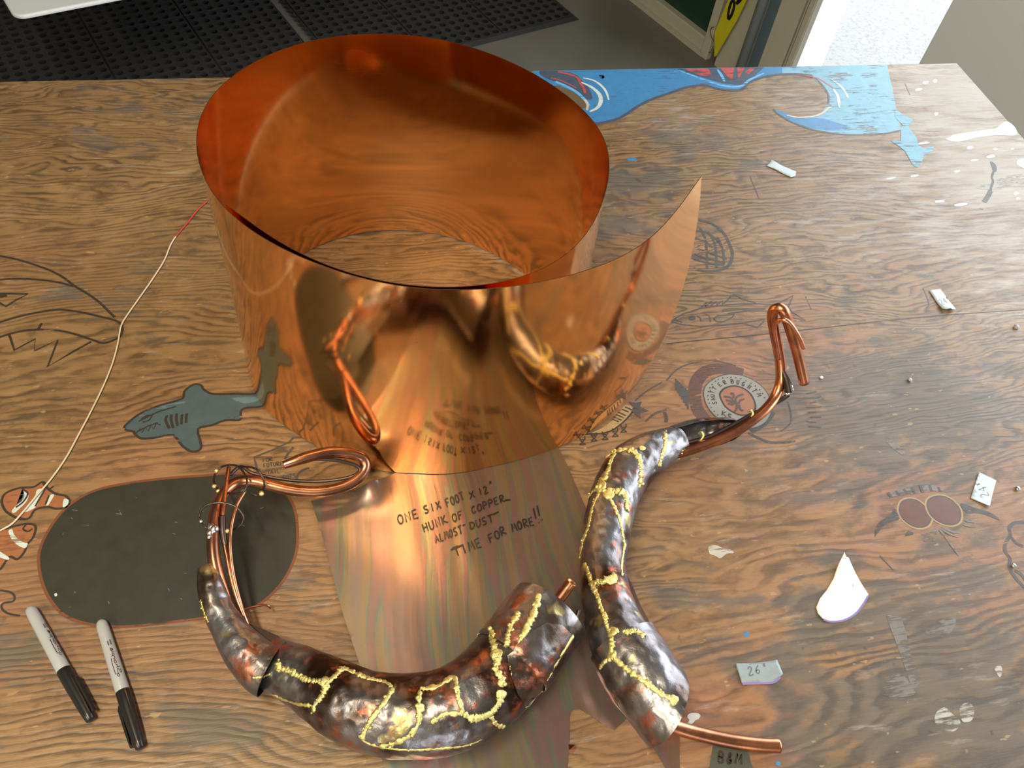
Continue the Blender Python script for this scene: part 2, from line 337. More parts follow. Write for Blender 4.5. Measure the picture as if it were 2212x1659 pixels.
def tube(name, line, r, mat, parent=None, label=None, seg=12, cap=True, hollow=0):
    line = [Vector(v) for v in line]; n = len(line); bm = bmesh.new(); rings = []; N = None
    rr = r if callable(r) else (lambda t: r)
    for i, v in enumerate(line):
        t = (line[min(i + 1, n - 1)] - line[max(i - 1, 0)]).normalized()
        if N is None: N = t.orthogonal().normalized()
        N = (N - t * N.dot(t)).normalized(); B = t.cross(N); q = rr(i / max(1, n - 1))
        rings.append([bm.verts.new(v + (N * math.cos(a) + B * math.sin(a)) * q) for a in (2 * math.pi * k / seg for k in range(seg))])
    for a, b in zip(rings, rings[1:]):
        for k in range(seg): bm.faces.new((a[k], a[(k + 1) % seg], b[(k + 1) % seg], b[k]))
    if hollow:
        for R, sgn, tv in ((rings[0], 1, line[1] - line[0]), (rings[-1], -1, line[-2] - line[-1])):
            c = sum((v.co for v in R), Vector()) / seg; tv = tv.normalized()
            R2 = [bm.verts.new(c + (v.co - c) * (1 - hollow)) for v in R]; R3 = [bm.verts.new(c + (v.co - c) * (1 - hollow) + tv * .02) for v in R]
            for k in range(seg):
                bm.faces.new((R[k], R[(k + 1) % seg], R2[(k + 1) % seg], R2[k])); bm.faces.new((R2[k], R2[(k + 1) % seg], R3[(k + 1) % seg], R3[k]))
            bm.faces.new(R3)
    elif cap: bm.faces.new(rings[0]); bm.faces.new(rings[-1])
    bmesh.ops.recalc_face_normals(bm, faces=bm.faces)
    return smooth(link(name, bm, mat, parent, label))
for a in ('1541,88 1534,72 1537,60 1542,58', '1540,100 1536,112 1531,113'): tube('hook_wire', [WP(x, y, -.02) for x, y in cr_spline(pts(a), 5)], .0014, M_rust, ban, seg=6)

# ------------------------------------------------------------------ rubber mats
CELL, NC = .04125, 8; SQ = CELL * NC
def mat_square_mesh():
    bm = bmesh.new(); T = .012; g = .004
    for i in range(NC):
        for j in range(NC):
            x0, y0 = i * CELL, j * CELL; x1, y1 = x0 + CELL, y0 + CELL
            if i == 0: x0 += g
            if j == 0: y0 += g
            if i == NC - 1: x1 -= g
            if j == NC - 1: y1 -= g
            cx, cy, r = (i + .5) * CELL, (j + .5) * CELL, .0122
            C8 = [(x1, cy), (x1, y1), (cx, y1), (x0, y1), (x0, cy), (x0, y0), (cx, y0), (x1, y0)]
            o_ = [bm.verts.new((x, y, T)) for x, y in C8]
            h_ = [bm.verts.new((cx + r * 1.12 * math.cos(k * math.pi / 4), cy + r * 1.12 * math.sin(k * math.pi / 4), T + .0006)) for k in range(8)]
            l_ = [bm.verts.new((cx + r * .9 * math.cos(k * math.pi / 4), cy + r * .9 * math.sin(k * math.pi / 4), .002)) for k in range(8)]
            for k in range(8):
                m = (k + 1) % 8; bm.faces.new((o_[k], o_[m], h_[m], h_[k])); bm.faces.new((h_[k], h_[m], l_[m], l_[k])).material_index = 1
            bm.faces.new(l_).material_index = 1
    w = SQ
    b = [bm.verts.new(v) for v in ((0, 0, T - .004), (w, 0, T - .004), (w, w, T - .004), (0, w, T - .004), (0, 0, .001), (w, 0, .001), (w, w, .001), (0, w, .001))]
    i_ = [bm.verts.new(v) for v in ((g, g, T - .004), (w - g, g, T - .004), (w - g, w - g, T - .004), (g, w - g, T - .004))]
    t_ = [bm.verts.new(v) for v in ((g, g, T), (w - g, g, T), (w - g, w - g, T), (g, w - g, T))]
    for k in range(4):
        m = (k + 1) % 4; bm.faces.new((b[k], b[m], i_[m], i_[k])); bm.faces.new((i_[k], i_[m], t_[m], t_[k])); bm.faces.new((b[k], b[k + 4], b[m + 4], b[m]))
    bmesh.ops.recalc_face_normals(bm, faces=bm.faces)
    me = bpy.data.meshes.new('mat_square'); bm.to_mesh(me); bm.free(); me.materials.append(M_rub); me.materials.append(M_rubshade); return me
SQM = mat_square_mesh()
def SD(px, py): v = PF(px, py) - W0; return v.dot(E2), v.dot(E1)
def rubber_mat(s_hi, d_hi, ns, nd, label, teeth):
    e = empty('rubber_mat', RM(s_hi, d_hi, 0), label, 'mat', 'rubber floor mats')
    for i in range(ns):
        for j in range(nd):
            o = bpy.data.objects.new('mat_square', SQM); COL.objects.link(o); o.parent = e
            # local x -> -E2 (away), local y -> -E1 (to the left)
            o.location = (-E2 * SQ * i - E1 * SQ * j); o.rotation_euler = (0, 0, math.atan2(-E2.y, -E2.x)); o.scale = (1, 1, 1)
            # rotate so that local y points to -E1
    bm = bmesh.new()
    if teeth:     # interlocking teeth along the left rim
        dl = d_hi - SQ * nd; n = int(ns * SQ / .035)
        for k in range(n):
            s = s_hi - k * .035
            q = [(s, dl), (s - .017, dl - .016), (s - .034, dl)]
            lo = [bm.verts.new(RM(a, b, .002)) for a, b in q]; hi = [bm.verts.new(RM(a, b, .010)) for a, b in q]
            bm.faces.new(hi); 
            for a in range(2): bm.faces.new((lo[a], lo[a + 1], hi[a + 1], hi[a]))
        link('tooth_edge', bm, M_rub, e)
    else: bm.free()
    # bevelled rim along the near and right sides
    bm = bmesh.new(); rw = .02 if teeth else .006
    q = [(s_hi, d_hi - SQ * nd, .011), (s_hi, d_hi, .011), (s_hi - SQ * ns, d_hi, .011)]; r = [(s_hi + rw, d_hi - SQ * nd, .001), (s_hi + rw, d_hi + rw, .001), (s_hi - SQ * ns, d_hi + rw, .001)]
    a = [bm.verts.new(RM(*v)) for v in q]; b = [bm.verts.new(RM(*v)) for v in r]
    for k in range(2): bm.faces.new((a[k], a[k + 1], b[k + 1], b[k]))
    link('mat_rim', bm, M_rub, e)
rubber_mat(-.418, -1.360, 4, 4, 'black rubber mat with rows of holes on the floor left of the gap', False)
rubber_mat(-.500, -.322, 4, 3, 'black rubber mat with toothed left rim on the floor behind the copper roll', True)

# white bench at the top left: its rounded corner shows
bn = empty('white_bench', Vector((-1.05, 2.5, 0)), 'white bench top with rounded corner standing over the rubber mats', 'bench')
c0 = Vector((-.838, 2.207, 0)); ux = Vector((.205, .085, 0)).normalized(); uy = Vector((-.04, .087, 0)).normalized()
bm = bmesh.new(); ring = []
def bpnt(a, b): return c0 + ux * a + uy * b
for (ca, cb, st) in ((.03, .03, 180), (.87, .03, 270), (.87, 2.3, 0), (.03, 2.3, 90)):
    for k in range(7):
        t = R_(st + k * 15); ring.append(bpnt(ca + .03 * math.cos(t), cb + .03 * math.sin(t)))
f = bm.faces.new([bm.verts.new((v.x, v.y, .438)) for v in ring]); r = bmesh.ops.extrude_face_region(bm, geom=[f])
bmesh.ops.translate(bm, vec=(0, 0, .012), verts=[v for v in r['geom'] if isinstance(v, bmesh.types.BMVert)]); bmesh.ops.recalc_face_normals(bm, faces=bm.faces)
o = link('bench_top', bm, M_white, bn); mod(o, 'BEVEL', width=.004, segments=2)
for a, b in ((.10, 1.18), (.80, 1.18), (.80, 2.2), (.10, 2.2)):
    v = bpnt(a, b); bm = bmesh.new(); bmesh.ops.create_cone(bm, cap_ends=True, segments=16, radius1=.014, radius2=.018, depth=.42, matrix=Matrix.Translation((v.x, v.y, .228)))
    smooth(link('leg', bm, M_dgap, bn))

# ------------------------------------------------------------------ work table
XL, XR, YB, YF, YS = -1.75, 1.1925, 1.2735, -.30, .636
table = empty('work_table', Vector(((XL + XR) / 2, (YB + YF) / 2, 0)), 'big worn plywood work table covered with painted sea creatures', 'table')
STAINS_GLARE = [  # px, py, radius (m), channel (p: pale wear plus painted glare), amount
    (1700,820,.10,'r',.9),(1560,860,.09,'r',.8),(1990,1110,.13,'r',.75),(2080,1060,.08,'r',.5),(1560,1560,.10,'r',1.),(1500,1590,.07,'r',1.),(1640,1520,.07,'r',.7),
    (110,1200,.06,'r',.7),(60,1280,.06,'r',.7),(330,1010,.10,'r',.55),(560,1360,.08,'r',.55),(660,1150,.06,'r',.45),(150,1380,.08,'r',.5),(250,1420,.09,'r',.4),(1640,1290,.08,'r',.45),(1850,1180,.06,'r',.6),(1480,1030,.07,'r',.45),(60,560,.08,'r',.2),
    (1430,760,.07,'r',.3),(1690,680,.05,'r',.35),(1880,1010,.07,'r',.4),(1400,900,.06,'r',.5),(1420,530,.05,'r',.35),(1880,1330,.05,'r',.4),
    (1900,880,.14,'g',.75),(2060,860,.13,'g',.65),(1800,900,.08,'g',.55),(1980,940,.10,'g',.55),(1380,400,.09,'g',.65),(1340,480,.06,'g',.55),(1450,300,.08,'g',.5),(1560,310,.07,'g',.4),(1620,330,.07,'g',.35),
    (1960,1430,.13,'g',.7),(2050,1540,.14,'g',.8),(1780,1560,.10,'g',.55),(1980,1300,.08,'g',.45),(1900,1560,.09,'g',.5),(2100,1250,.08,'g',.45),(1720,1500,.06,'g',.4),(2180,1420,.07,'g',.4),(1490,1280,.05,'g',.5),(1550,1340,.07,'g',.4),
    (250,230,.12,'g',.35),(220,300,.10,'g',.3),(440,240,.07,'g',.35),(60,300,.10,'g',.2),(300,590,.08,'g',.35),(360,640,.07,'g',.25),(40,1400,.06,'g',.45),(60,1530,.08,'g',.25),(430,1570,.08,'g',.25),(690,1260,.04,'g',.4),
    (1650,760,.08,'g',.25),(2120,1080,.07,'g',.4),(1780,1400,.07,'g',.35),
    (2080,200,.14,'p',.75),(2160,380,.14,'p',.75),(2120,300,.12,'p',.6),(2000,260,.10,'p',.5),(2190,520,.12,'p',.5),(1750,210,.10,'p',.3),(1960,380,.10,'p',.4),(2030,480,.12,'p',.4),(1850,450,.15,'p',.2),(2180,640,.10,'p',.3),(1450,240,.06,'p',.25)]  # pale wear and painted-in glare around the far right corner
SW = [(P(a, b), r, {'r': 0, 'g': 1, 'p': 2}[c], v) for a, b, r, c, v in STAINS_GLARE]
def panel(y0, y1):
    st = .012; nx = int((XR - XL) / st); ny = int((y1 - y0) / st)
    xs = np.linspace(XL, XR, nx + 1); ys = np.linspace(y0, y1, ny + 1); gx, gy = np.meshgrid(xs, ys); V = np.stack([gx, gy, np.full_like(gx, TZ)], -1).reshape(-1, 3)
    C = np.zeros((len(V), 4), np.float32); C[:, 3] = 1
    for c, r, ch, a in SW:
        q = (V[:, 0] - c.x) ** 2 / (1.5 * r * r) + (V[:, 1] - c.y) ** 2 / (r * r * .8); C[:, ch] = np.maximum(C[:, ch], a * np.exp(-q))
    C[:, 3] = 0
    for x, y, r, a in ((1990,1450,.28,.9), (1650,1500,.14,.6), (2000,1180,.12,.4), (100,920,.12,.35), (1900,820,.12,.3)):
        c = P(x, y); C[:, 3] = np.maximum(C[:, 3], a * np.exp(-(((V[:, 0] - c.x) ** 2 + (V[:, 1] - c.y) ** 2) / r ** 2) ** 2))
    idx = np.arange(len(V)).reshape(ny + 1, nx + 1)
    F = np.stack([idx[:-1, :-1], idx[:-1, 1:], idx[1:, 1:], idx[1:, :-1]], -1).reshape(-1, 4).tolist()
    # side walls
    rim = list(idx[0]) + list(idx[1:, -1]) + list(idx[-1, -2::-1]) + list(idx[-2:0:-1, 0]); b = len(V)
    V2 = V[rim].copy(); V2[:, 2] -= .036; V = np.vstack([V, V2]); C = np.vstack([C, C[rim]]); n = len(rim)
    side = [[rim[(k + 1) % n], rim[k], b + k, b + (k + 1) % n] for k in range(n)]
    me = bpy.data.meshes.new('plywood_panel'); me.from_pydata(V.tolist(), [], F + side + [list(range(b + n - 1, b - 1, -1))])
    at = me.color_attributes.new('stain_glare', 'FLOAT_COLOR', 'POINT'); at.data.foreach_set('color', C.astype(np.float32).ravel())
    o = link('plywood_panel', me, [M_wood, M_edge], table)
    for p in me.polygons[len(F):]: p.material_index = 1
    return o
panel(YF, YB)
bm = bmesh.new()
for a in ((XL + .05, YF + .05), (XR - .14, YF + .05), (XL + .05, YB - .14), (XR - .14, YB - .14)):
    b_ = bmesh.new(); boxbm(b_, (a[0], a[1], 0), (a[0] + .09, a[1] + .09, TZ - .1361)); bmesh.ops.recalc_face_normals(b_, faces=b_.faces); link('leg', b_, M_edge, table)
bm.free()
for lo, hi in (((XL + .04, YB - .07, TZ - .136), (XR - .04, YB - .03, TZ - .0365)), ((XL + .04, YF + .03, TZ - .136), (XR - .04, YF + .07, TZ - .0365)), ((XR - .07, YF + .071, TZ - .136), (XR - .03, YB - .071, TZ - .0365)), ((XL + .03, YF + .071, TZ - .136), (XL + .07, YB - .071, TZ - .0365))):
    b_ = bmesh.new(); boxbm(b_, lo, hi); bmesh.ops.recalc_face_normals(b_, faces=b_.faces); link('apron', b_, M_edge, table)

# ------------------------------------------------------------------ paint and ink on the table
UPV = Vector((0, 0, 1))
class Art:
    def __init__(s): s.bm = bmesh.new(); s.mats = []; s.h = .0002
    def mi(s, m):
        if m not in s.mats: s.mats.append(m)
        return s.mats.index(m)
    def up(s): s.h += .00001
    def poly(s, m, st, n=5, sharp=False):
        q = pts(st) if isinstance(st, str) else st
        if not sharp: q = cr_spline(q, n, True)
        s.up(); f = s.bm.faces.new([s.bm.verts.new(P(x, y, s.h)) for x, y in q])
        f.material_index = s.mi(m); bmesh.ops.triangulate(s.bm, faces=[f])
        return s
    def line(s, m, st, w=.003, n=5, sharp=False, taper=False, closed=False):
        q = pts(st) if isinstance(st, str) else st
        if not sharp: q = cr_spline(q, n, closed)
        if closed: q = list(q) + [q[0]]
        s.up(); ribbon3(s.bm, [P(x, y, s.h) for x, y in q], w, UPV, s.mi(m), taper); return s
    def done(s, name, label=None):
        bmesh.ops.recalc_face_normals(s.bm, faces=s.bm.faces)
        for f in s.bm.faces:
            if f.normal.z < 0: f.normal_flip()
        return link(name, s.bm, s.mats, table, label)
FONT = {  # hand lettering strokes on a unit box
 'A':['0,0 .45,1 .95,0','.2,.4 .75,.38'],'B':['.1,0 .1,1 .7,.95 .75,.62 .1,.52 .85,.42 .8,.05 .1,0'],'C':['.9,.82 .55,1 .12,.6 .2,.15 .55,0 .9,.2'],'D':['.1,0 .12,1','0,.95 .7,.85 .95,.5 .7,.1 .1,0'],
 'E':['.85,1 .1,.95 .1,.05 .9,0','.1,.5 .7,.52'],'F':['.1,0 .12,1 .95,1','.12,.52 .7,.55'],'G':['.9,.82 .5,1 .1,.6 .2,.1 .6,0 .9,.2 .9,.45 .55,.45'],'H':['.1,0 .1,1','.85,0 .85,1','.1,.48 .85,.52'],'I':['.5,0 .5,1'],
 'K':['.1,0 .1,1','.85,1 .15,.45 1.1,.02'],'L':['.1,1 .1,.02 .85,0'],'M':['.02,0 .2,1 .5,.3 .8,1 1,0'],'N':['.08,0 .1,1 .85,.02 .88,1'],'O':['.5,1 .12,.75 .1,.25 .5,0 .88,.3 .85,.8 .5,1'],'P':['.12,0 .12,1 .75,.95 .8,.6 .15,.5'],
 'R':['.12,0 .12,1 .75,.95 .75,.6 .15,.5 1.05,0'],'S':['.85,.9 .5,1 .15,.8 .3,.55 .75,.4 .8,.1 .4,0 .1,.1'],'T':['.5,0 .5,1','-.02,1 1.02,1.02'],'U':['.1,1 .12,.25 .45,0 .85,.25 .88,1'],'X':['.05,0 .9,1','.1,1 .95,0'],
 '1':['.5,0 .5,1'],'2':['.1,.8 .45,1 .8,.75 .1,0 .95,.05'],'4':['.7,0 .7,1 .05,.35 .95,.35'],'6':['.75,.95 .3,.6 .15,.2 .5,0 .8,.25 .5,.45 .2,.3'],'0':['.5,1 .12,.75 .1,.25 .5,0 .88,.3 .85,.8 .5,1'],'"':['.3,1 .35,.6','.7,1 .7,.6'],'&':['.95,0 .3,.75 .5,1 .7,.8 .15,.35 .3,0 .6,.05 .95,.45'],
 '!':['.5,1 .5,.28','.48,.06 .52,.02']}
ROUND = set('BCDGOPRSUXJ26&0') - {'X'}
def letters(word, p0, p1, u, jit=.03):
    p0, p1, u = np.array(p0, float), np.array(p1, float), np.array(u, float); n = len(word); st = (p1 - p0) / n; out = []
    for k, ch in enumerate(word):
        if ch == ' ': continue
        wd = .76; j = np.array([random.uniform(-jit, jit), random.uniform(-jit, jit)])
        for s_ in FONT[ch]:
            q = [p0 + st * (k + .08 + (x + j[0]) * wd * (.5 if ch in '!"1I' else 1) + (.2 if ch in '!"1I' else 0)) + u * (y + j[1]) for x, y in pts(s_)]
            out.append(cr_spline(q, 4) if ch in ROUND else q)
    return out
B1 = paint('blue_paint', (.042, .195, .42), .38); B2 = paint('pale_blue_paint', (.15, .35, .48), .42); BD = paint('dark_blue_paint', (.055, .075, .125), .40); BL = paint('light_blue_line', (.12, .40, .75), .42)
RD = paint('red_paint', (.42, .075, .06), .42); WH = paint('white_paint', (.52, .60, .60), .40); CM = paint('cream_paint', (.52, .46, .34), .42); WN = paint('bare_wood_patch', (.12, .085, .045), .38)
GL = paint('grey_line', (.065, .062, .060), .43); DK = paint('dark_line', (.035, .028, .022), .40); SH = paint('shark_paint', (.060, .095, .115), .33); OV = paint('charcoal_paint', (.034, .034, .026), .30, .34, .4)
OR = paint('orange_paint', (.30, .115, .05), .40); RB = paint('red_brown_paint', (.10, .055, .042), .43); SV = paint('silver_paint', (.235, .24, .225), .36, .4, .15); TN = paint('tan_paint', (.34, .235, .11), .36); LN = paint('lens_paint', (.135, .065, .050), .34, .3)
GS = paint('stone_paint', (.068, .072, .055), .33); WS = paint('spilled_white_paint', (.52, .53, .54), .36, .5, .05); GH = paint('grey_film', (.17, .155, .145), .47)

CHK = paint('chalky_paint', (.40, .39, .36), .46, .6); LS = paint('shark_highlight', (.095, .165, .20), .42)
A = Art()
A.poly(B1, '1150,153 1474,147.5 1700,144 1800,142 1800,150 1760,160 1720,159 1679,160 1646,166 1616,177 1596,193 1556,191 1522,183 1485,187 1449,199 1404,215 1377,229 1355,244 1330,257 1294,265 1230,250', 1, True)
A.poly(B2, '1690,146 1800,142 1917,140 1920,160 1927,187 1936,234 1946,276 1945,281 1907,288 1857,290 1806,288 1756,279 1713,264 1679,244 1671,236 1686,240 1720,252 1746,254 1773,246 1788,224 1788,204 1773,182 1750,164 1716,159 1690,159', 1, True)
A.poly(B1, '1671,236 1686,240 1720,252 1746,254 1780,256 1840,275 1800,282 1756,279 1713,264 1679,244', 1, True)
A.poly(BD, '1462,149 1650,145 1625,170 1600,184 1560,180 1520,168 1490,160', 1, True)
A.poly(BD, '1165,153 1232,156 1256,172 1272,190 1280,212 1268,215 1250,200 1222,182 1180,170', 2)
A.line(BD, '1275,268 1294,266 1330,258 1355,245 1377,230 1404,216 1449,200 1485,188 1522,184 1556,193 1598,195 1618,178 1648,167 1680,161 1716,160', .006)
A.line(GL, '1671,236 1680,246 1713,265 1756,280 1806,289 1857,291 1907,289 1945,282', .004); A.line(GL, '1716,159 1750,163 1774,181 1789,204 1789,224', .004)
A.line(BL, '1461,149 1502,165 1558,184 1599,186 1620,172 1650,158', .006, taper=True); A.line(BL, '1550,150 1560,165 1565,176', .006, taper=True)
A.poly(RD, '1477,148.5 1524,147.6 1538,161 1520,165', 1, True).poly(RD, '1510,148 1528,147.4 1536,156', 1, True).poly(RD, '1556,147 1586,146.4 1582,173 1574,168', 1, True).poly(RD, '1592,146.4 1609,146 1595,172', 1, True).poly(RD, '1633,145.6 1620,145.8 1608,157 1618,160', 1, True)
A.poly(WN, '1196,186 1232,195 1254,210 1265,222 1264,233 1230,232', 3); A.line(BL, '1200,176 1240,195 1262,214 1272,228', .006); A.line(CM, '1262,214 1269,224 1268,238', .004)
A.line(WH, '1254,177 1276,187 1290,198 1297,209 1297,222 1290,233 1274,241', .0075, taper=True); A.line(WH, '1259,168 1283,174 1301,187 1310,200 1315,216', .005, taper=True)
A.line(RD, '1205,155 1232,161 1249,169 1253,178 1261,190 1264,201', .005); A.line(RD, '1190,168 1215,175 1245,190', .003)
A.line(WH, '1796,171 1815,185 1826,199 1832,212', .005, taper=True); A.line(WH, '1800,192 1810,208 1813,232', .006, taper=True); A.line(RD, '1720,161 1763,168 1785,180 1800,190', .004, taper=True)
A.line(CM, '1700,249 1720,253 1740,253 1762,250 1778,243 1790,233 1799,229', .004)
A.poly(B2, '1932,235 1953,248 1974,259 1965,267 1964,276 1980,297 1984,313 1995,320 2018,316 2014,326 1995,335 1991,354 1982,362 1972,356 1955,326 1938,313 1923,303 1946,305 1945,278 1951,271 1934,254', 1, True)
A.done('painted_wave', 'blue painted wave with red and white strokes along the back edge')
A = Art()
A.poly(WS, '2043,300 2052,296 2060,291 2090,286 2132,280 2151,277 2174,262 2194,277 2193,292 2153,292 2111,297 2079,305 2056,305', 4); A.done('paint_spill', 'white spilled paint near the right corner'); A = Art(); A.poly(WS, '2212,343 2200,345 2196,352 2203,360 2225,366 2240,350', 3); A.done('paint_spill'); A = Art()
A.poly(CHK, '2153,389 2174,380 2222,377 2222,402 2174,404 2153,410 2110,406 2121,395', 4); A.done('paint_smear')
for x, y, a, b in ((1995,309,15,3),(2095,319,8,4),(2020,175,5,4),(2022,246,5,4),(2150,322,5,3),(2187,322,4,2),(2140,338,10,4),(2105,346,9,3),(2068,370,7,3),(1975,380,10,3),(2195,418,6,4),(2200,429,5,3),(2030,435,12,3),(2075,442,16,3),(1925,385,12,2.5),(1985,193,9,3),(2000,178,8,4)):
    A = Art(); A.poly(WS, [(x + a * random.uniform(.8, 1.1) * math.cos(t), y + b * random.uniform(.8, 1.1) * math.sin(t) + (x * 0) - a * .12 * math.cos(t)) for t in np.linspace(0, 2 * math.pi, 9)[:-1]], 3); A.done('paint_fleck')
A = Art()
A.poly(DK, '2139,349 2146,351 2152,358 2153,369 2146,371 2142,360', 3); A.line(DK, '2146,371 2143,382 2145,392 2141,404 2140,412', .004); A.line(GL, '2140,412 2134,424 2126,436', .008); A.done('table_crack', 'dark split knot in the plywood')
A = Art()
A.line(GL, '1509,476 1535,482 1560,500 1575,525 1582,550 1575,572 1555,583 1525,586 1498,580', .005)
for a in ('1500,498 1525,502 1545,515 1560,535', '1498,515 1520,520 1540,535', '1500,535 1530,545 1570,560', '1512,492 1525,520 1528,580', '1530,500 1545,530 1548,578', '1498,560 1530,568 1565,572', '1550,512 1562,540 1564,570', '1500,548 1520,556 1560,566'): A.line(GL, a, .0035)
A.done('drawn_basket', 'inked basket-like drawing beside the flared end')
A = Art()
for a in ('1449,694 1474,679 1513,666 1561,659 1604,656 1637,656 1676,658 1691,650 1713,638 1703,663 1711,674 1741,692 1698,683', '1449,695 1474,701 1513,705 1559,702 1607,697 1654,689', '1515,664 1526,654 1524,662 1537,651 1536,660 1548,651 1548,659 1561,650 1561,658', '1563,656 1585,635 1604,646 1633,655', '1505,682 1513,687 1515,695', '1520,676 1533,683 1535,695', '1542,689 1550,682 1587,679 1576,689 1561,695 1548,694 1542,689', '1559,673 1604,667 1654,667', '1572,677 1615,671 1659,672', '1604,698 1637,707 1652,692', '1449,694 1460,690 1474,697'): A.line(GL, a, .0022, sharp=True)
A.poly(GL, [(1495 + 8 * math.cos(t), 687 + 5 * math.sin(t)) for t in np.linspace(0, 6.28, 12)[:-1]], 2)
A.done('drawn_fish', 'inked outline of a fish on the plywood')
A = Art()
for a in ('1525,908 1505,880 1501,846 1506,822 1524,803 1551,796 1578,799 1605,807',): A.line(RB, a, .017)
A.line(GL, '1620,930 1650,912 1668,888', .010); A.line(GL, '1702,867 1709,894 1706,916 1686,932', .002); A.line(GL, '1616,935 1643,948 1670,956 1719,954', .0035)
A.line(GL, '1440,822 1460,800 1490,786 1545,780 1590,790', .002)
for k in range(7): A.line(GL, [(1460 + 4 * k, 818 + k * 4), (1462 + 4 * k, 842 + k * 7)], .0028, sharp=True)
for k in range(8): A.line(GL, [(1742 + (k % 3) * 4, 850 + k * 10), (1764 + (k % 2) * 10, 846 + k * 11)], .002, sharp=True)
ro = pts('1521,849 1527,832 1543,819 1563,811 1583,809 1607,813 1632,825 1652,843 1663,866 1664,892 1652,912 1632,922 1608,925 1583,919 1558,907 1539,891 1526,871'); ri = pts('1555,855 1560,843 1572,836 1588,834 1606,839 1621,851 1630,868 1631,884 1620,894 1602,897 1583,890 1566,877')
A.line(GL, ro, .003, closed=True); A.poly(SV, ro, 5); A.poly(OR if False else paint('ring_centre', (.27, .125, .075), .36), ri, 5); A.line(DK, ri, .0025, closed=True)
ce = np.array((1592., 866.))
for ch, x, y in (('S',1543.5,870),('H',1541,861),('U',1539,854),('T',1538.5,846.5),('T',1543.5,838.5),('E',1555,830.5),('R',1566,826),('B',1582,823.5),('U',1594.5,825.6),('G',1606,829.5),('H',1619,836),('T',1630,844),('M',1640,853),('K',1564.6,893.5),('S',1576.6,899.5)):
    c = np.array((x, y)); u = c - ce; 
    if ch in 'KS' and y > 890: u = -u
    u = u / np.linalg.norm(u) * 9.0; r = np.array((-u[1], u[0])) * (.75 if ch != 'M' else .9); p0 = c - r * .5 - u * .5
    if ch in 'KS' and y > 890: r = np.array((12., 4.5)); u = np.array((2., -10.)); p0 = c - r * .5 - u * .5
    for l in letters(ch, p0, p0 + r, u, 0): A.line(DK, l, .0014, sharp=True)
for x, y in pts('660,365 750,335 840,325 915,320 1010,330 1110,352 1210,392 1310,440 1400,495 1485,570 1545,645 1585,725 605,405 540,465 495,530 465,605 455,685 460,765 480,840 520,920 580,1000 650,1070 760,1140 1620,800'):
    x, y = 1480 + x / 9.217, 780 + y / 9.217; A.poly(DK, [(x + 1.6 * math.cos(t), y + 1.5 * math.sin(t)) for t in np.linspace(0, 6.28, 7)[:-1]], 1, True)
for a in ('1564,856 1577,858 1583,864 1590,870', '1606,851 1593,856 1589,864 1592,872', '1568,864 1578,866 1587,873', '1608,862 1599,865 1596,872', '1578,851 1582,849 1585,853 1584,860', '1592,872 1591,884 1587,888', '1597,874 1600,884 1606,886', '1573,871 1584,874'): A.line(GL, a, .0026)
A.done('painted_ring_emblem', 'painted silver ring with lettering and an eagle figure')
A = Art()
so = '271,925 284,910 308,893 345,878 395,863 401,846 418,833 432,834 438,843 458,853 502,853 549,853 575,845 590,850 566,875 535,878 519,885 517,896 517,905 485,906 458,916 425,926 432,963 425,972 412,972 395,960 375,938 335,943 308,945 294,936 291,930'
A.line(DK, so, .006, 3, closed=True); A.poly(SH, so, 3)
for a in ('361,897 358,908 366,926', '370,895 370,908 374,925', '382,893 381,905 384,920', '394,895 392,905 392,917', '404,893 402,902 402,914'): A.line(DK, a, .0032)
for a in ('294,934 318,921 341,913', '305,905 318,897 330,896 322,908 308,912', '294,936 303,926 306,935 314,923 320,932 326,919 332,927 337,915 347,918', '300,910 340,890 380,878'): A.line(DK, a, .002, sharp=True)
A.line(LS, '300,900 350,880 400,868', .004, taper=True); A.poly(LS, '500,860 548,857 560,864 530,872', 2)
A.done('painted_shark', 'blue-grey painted shark with dark gill strokes')
A = Art()
for a in ('-30,548 0,553 36,560 72,571 108,584 136,599 163,619 190,635 217,655 235,673 248,685', '-30,606 0,604 36,602 81,604 127,610 159,619', '-20,700 0,696 36,685 81,675 127,669 172,674 217,684 253,694 264,707 262,722 251,732 224,741 199,734 163,722 127,714 90,712 54,714 18,722 0,728 -20,735'): A.line(DK, a, .0032)
for a in ('-20,634 0,634 60,635 36,647 13,662 0,655 -20,648', '20,723 31,756 76,732 74,758 125,734 103,792 157,760 197,738', '81,713 90,698'): A.line(DK, a, .0032, sharp=True)
A.poly(DK, '-8,634 10,635 16,640 4,643 -8,642', 2); B_ = Art(); B_.line(DK, '0,1275 22,1279 31,1288 28,1299 7,1303 4,1314 17,1325 43,1330', .002).done('drawn_scribble')
A.done('drawn_shark_head', 'inked outline of a shark head with jagged teeth')
A = Art()
ov = '83,1210 88,1180 105,1145 130,1110 165,1080 210,1058 280,1043 360,1033 440,1027 500,1022 560,1028 605,1050 635,1095 643,1150 638,1200 615,1250 580,1290 540,1315 480,1330 400,1340 320,1350 250,1354 190,1348 140,1330 108,1295 90,1255'
A.poly(OV, ov, 5); A.line(paint('rust_line', (.16, .055, .025), .4), ov, .003, closed=True)
for k in range(26):
    x, y = random.uniform(130, 600), random.uniform(1070, 1310); a = random.uniform(0, 3.1); l = random.uniform(4, 16); A.line(GH, [(x, y), (x + l * math.cos(a), y + l * .6 * math.sin(a))], .0007, sharp=True)
A.poly(WH, '117,1284 121,1281 124,1285 120,1289', 2)
A.done('painted_oval', 'charcoal painted oval')
A = Art()
f1 = '4,1082 13,1065 43,1054 72,1052 93,1041 104,1056 122,1067 141,1071 150,1082 143,1095 122,1099 102,1095 76,1101 63,1119 43,1121 20,1110 9,1099'
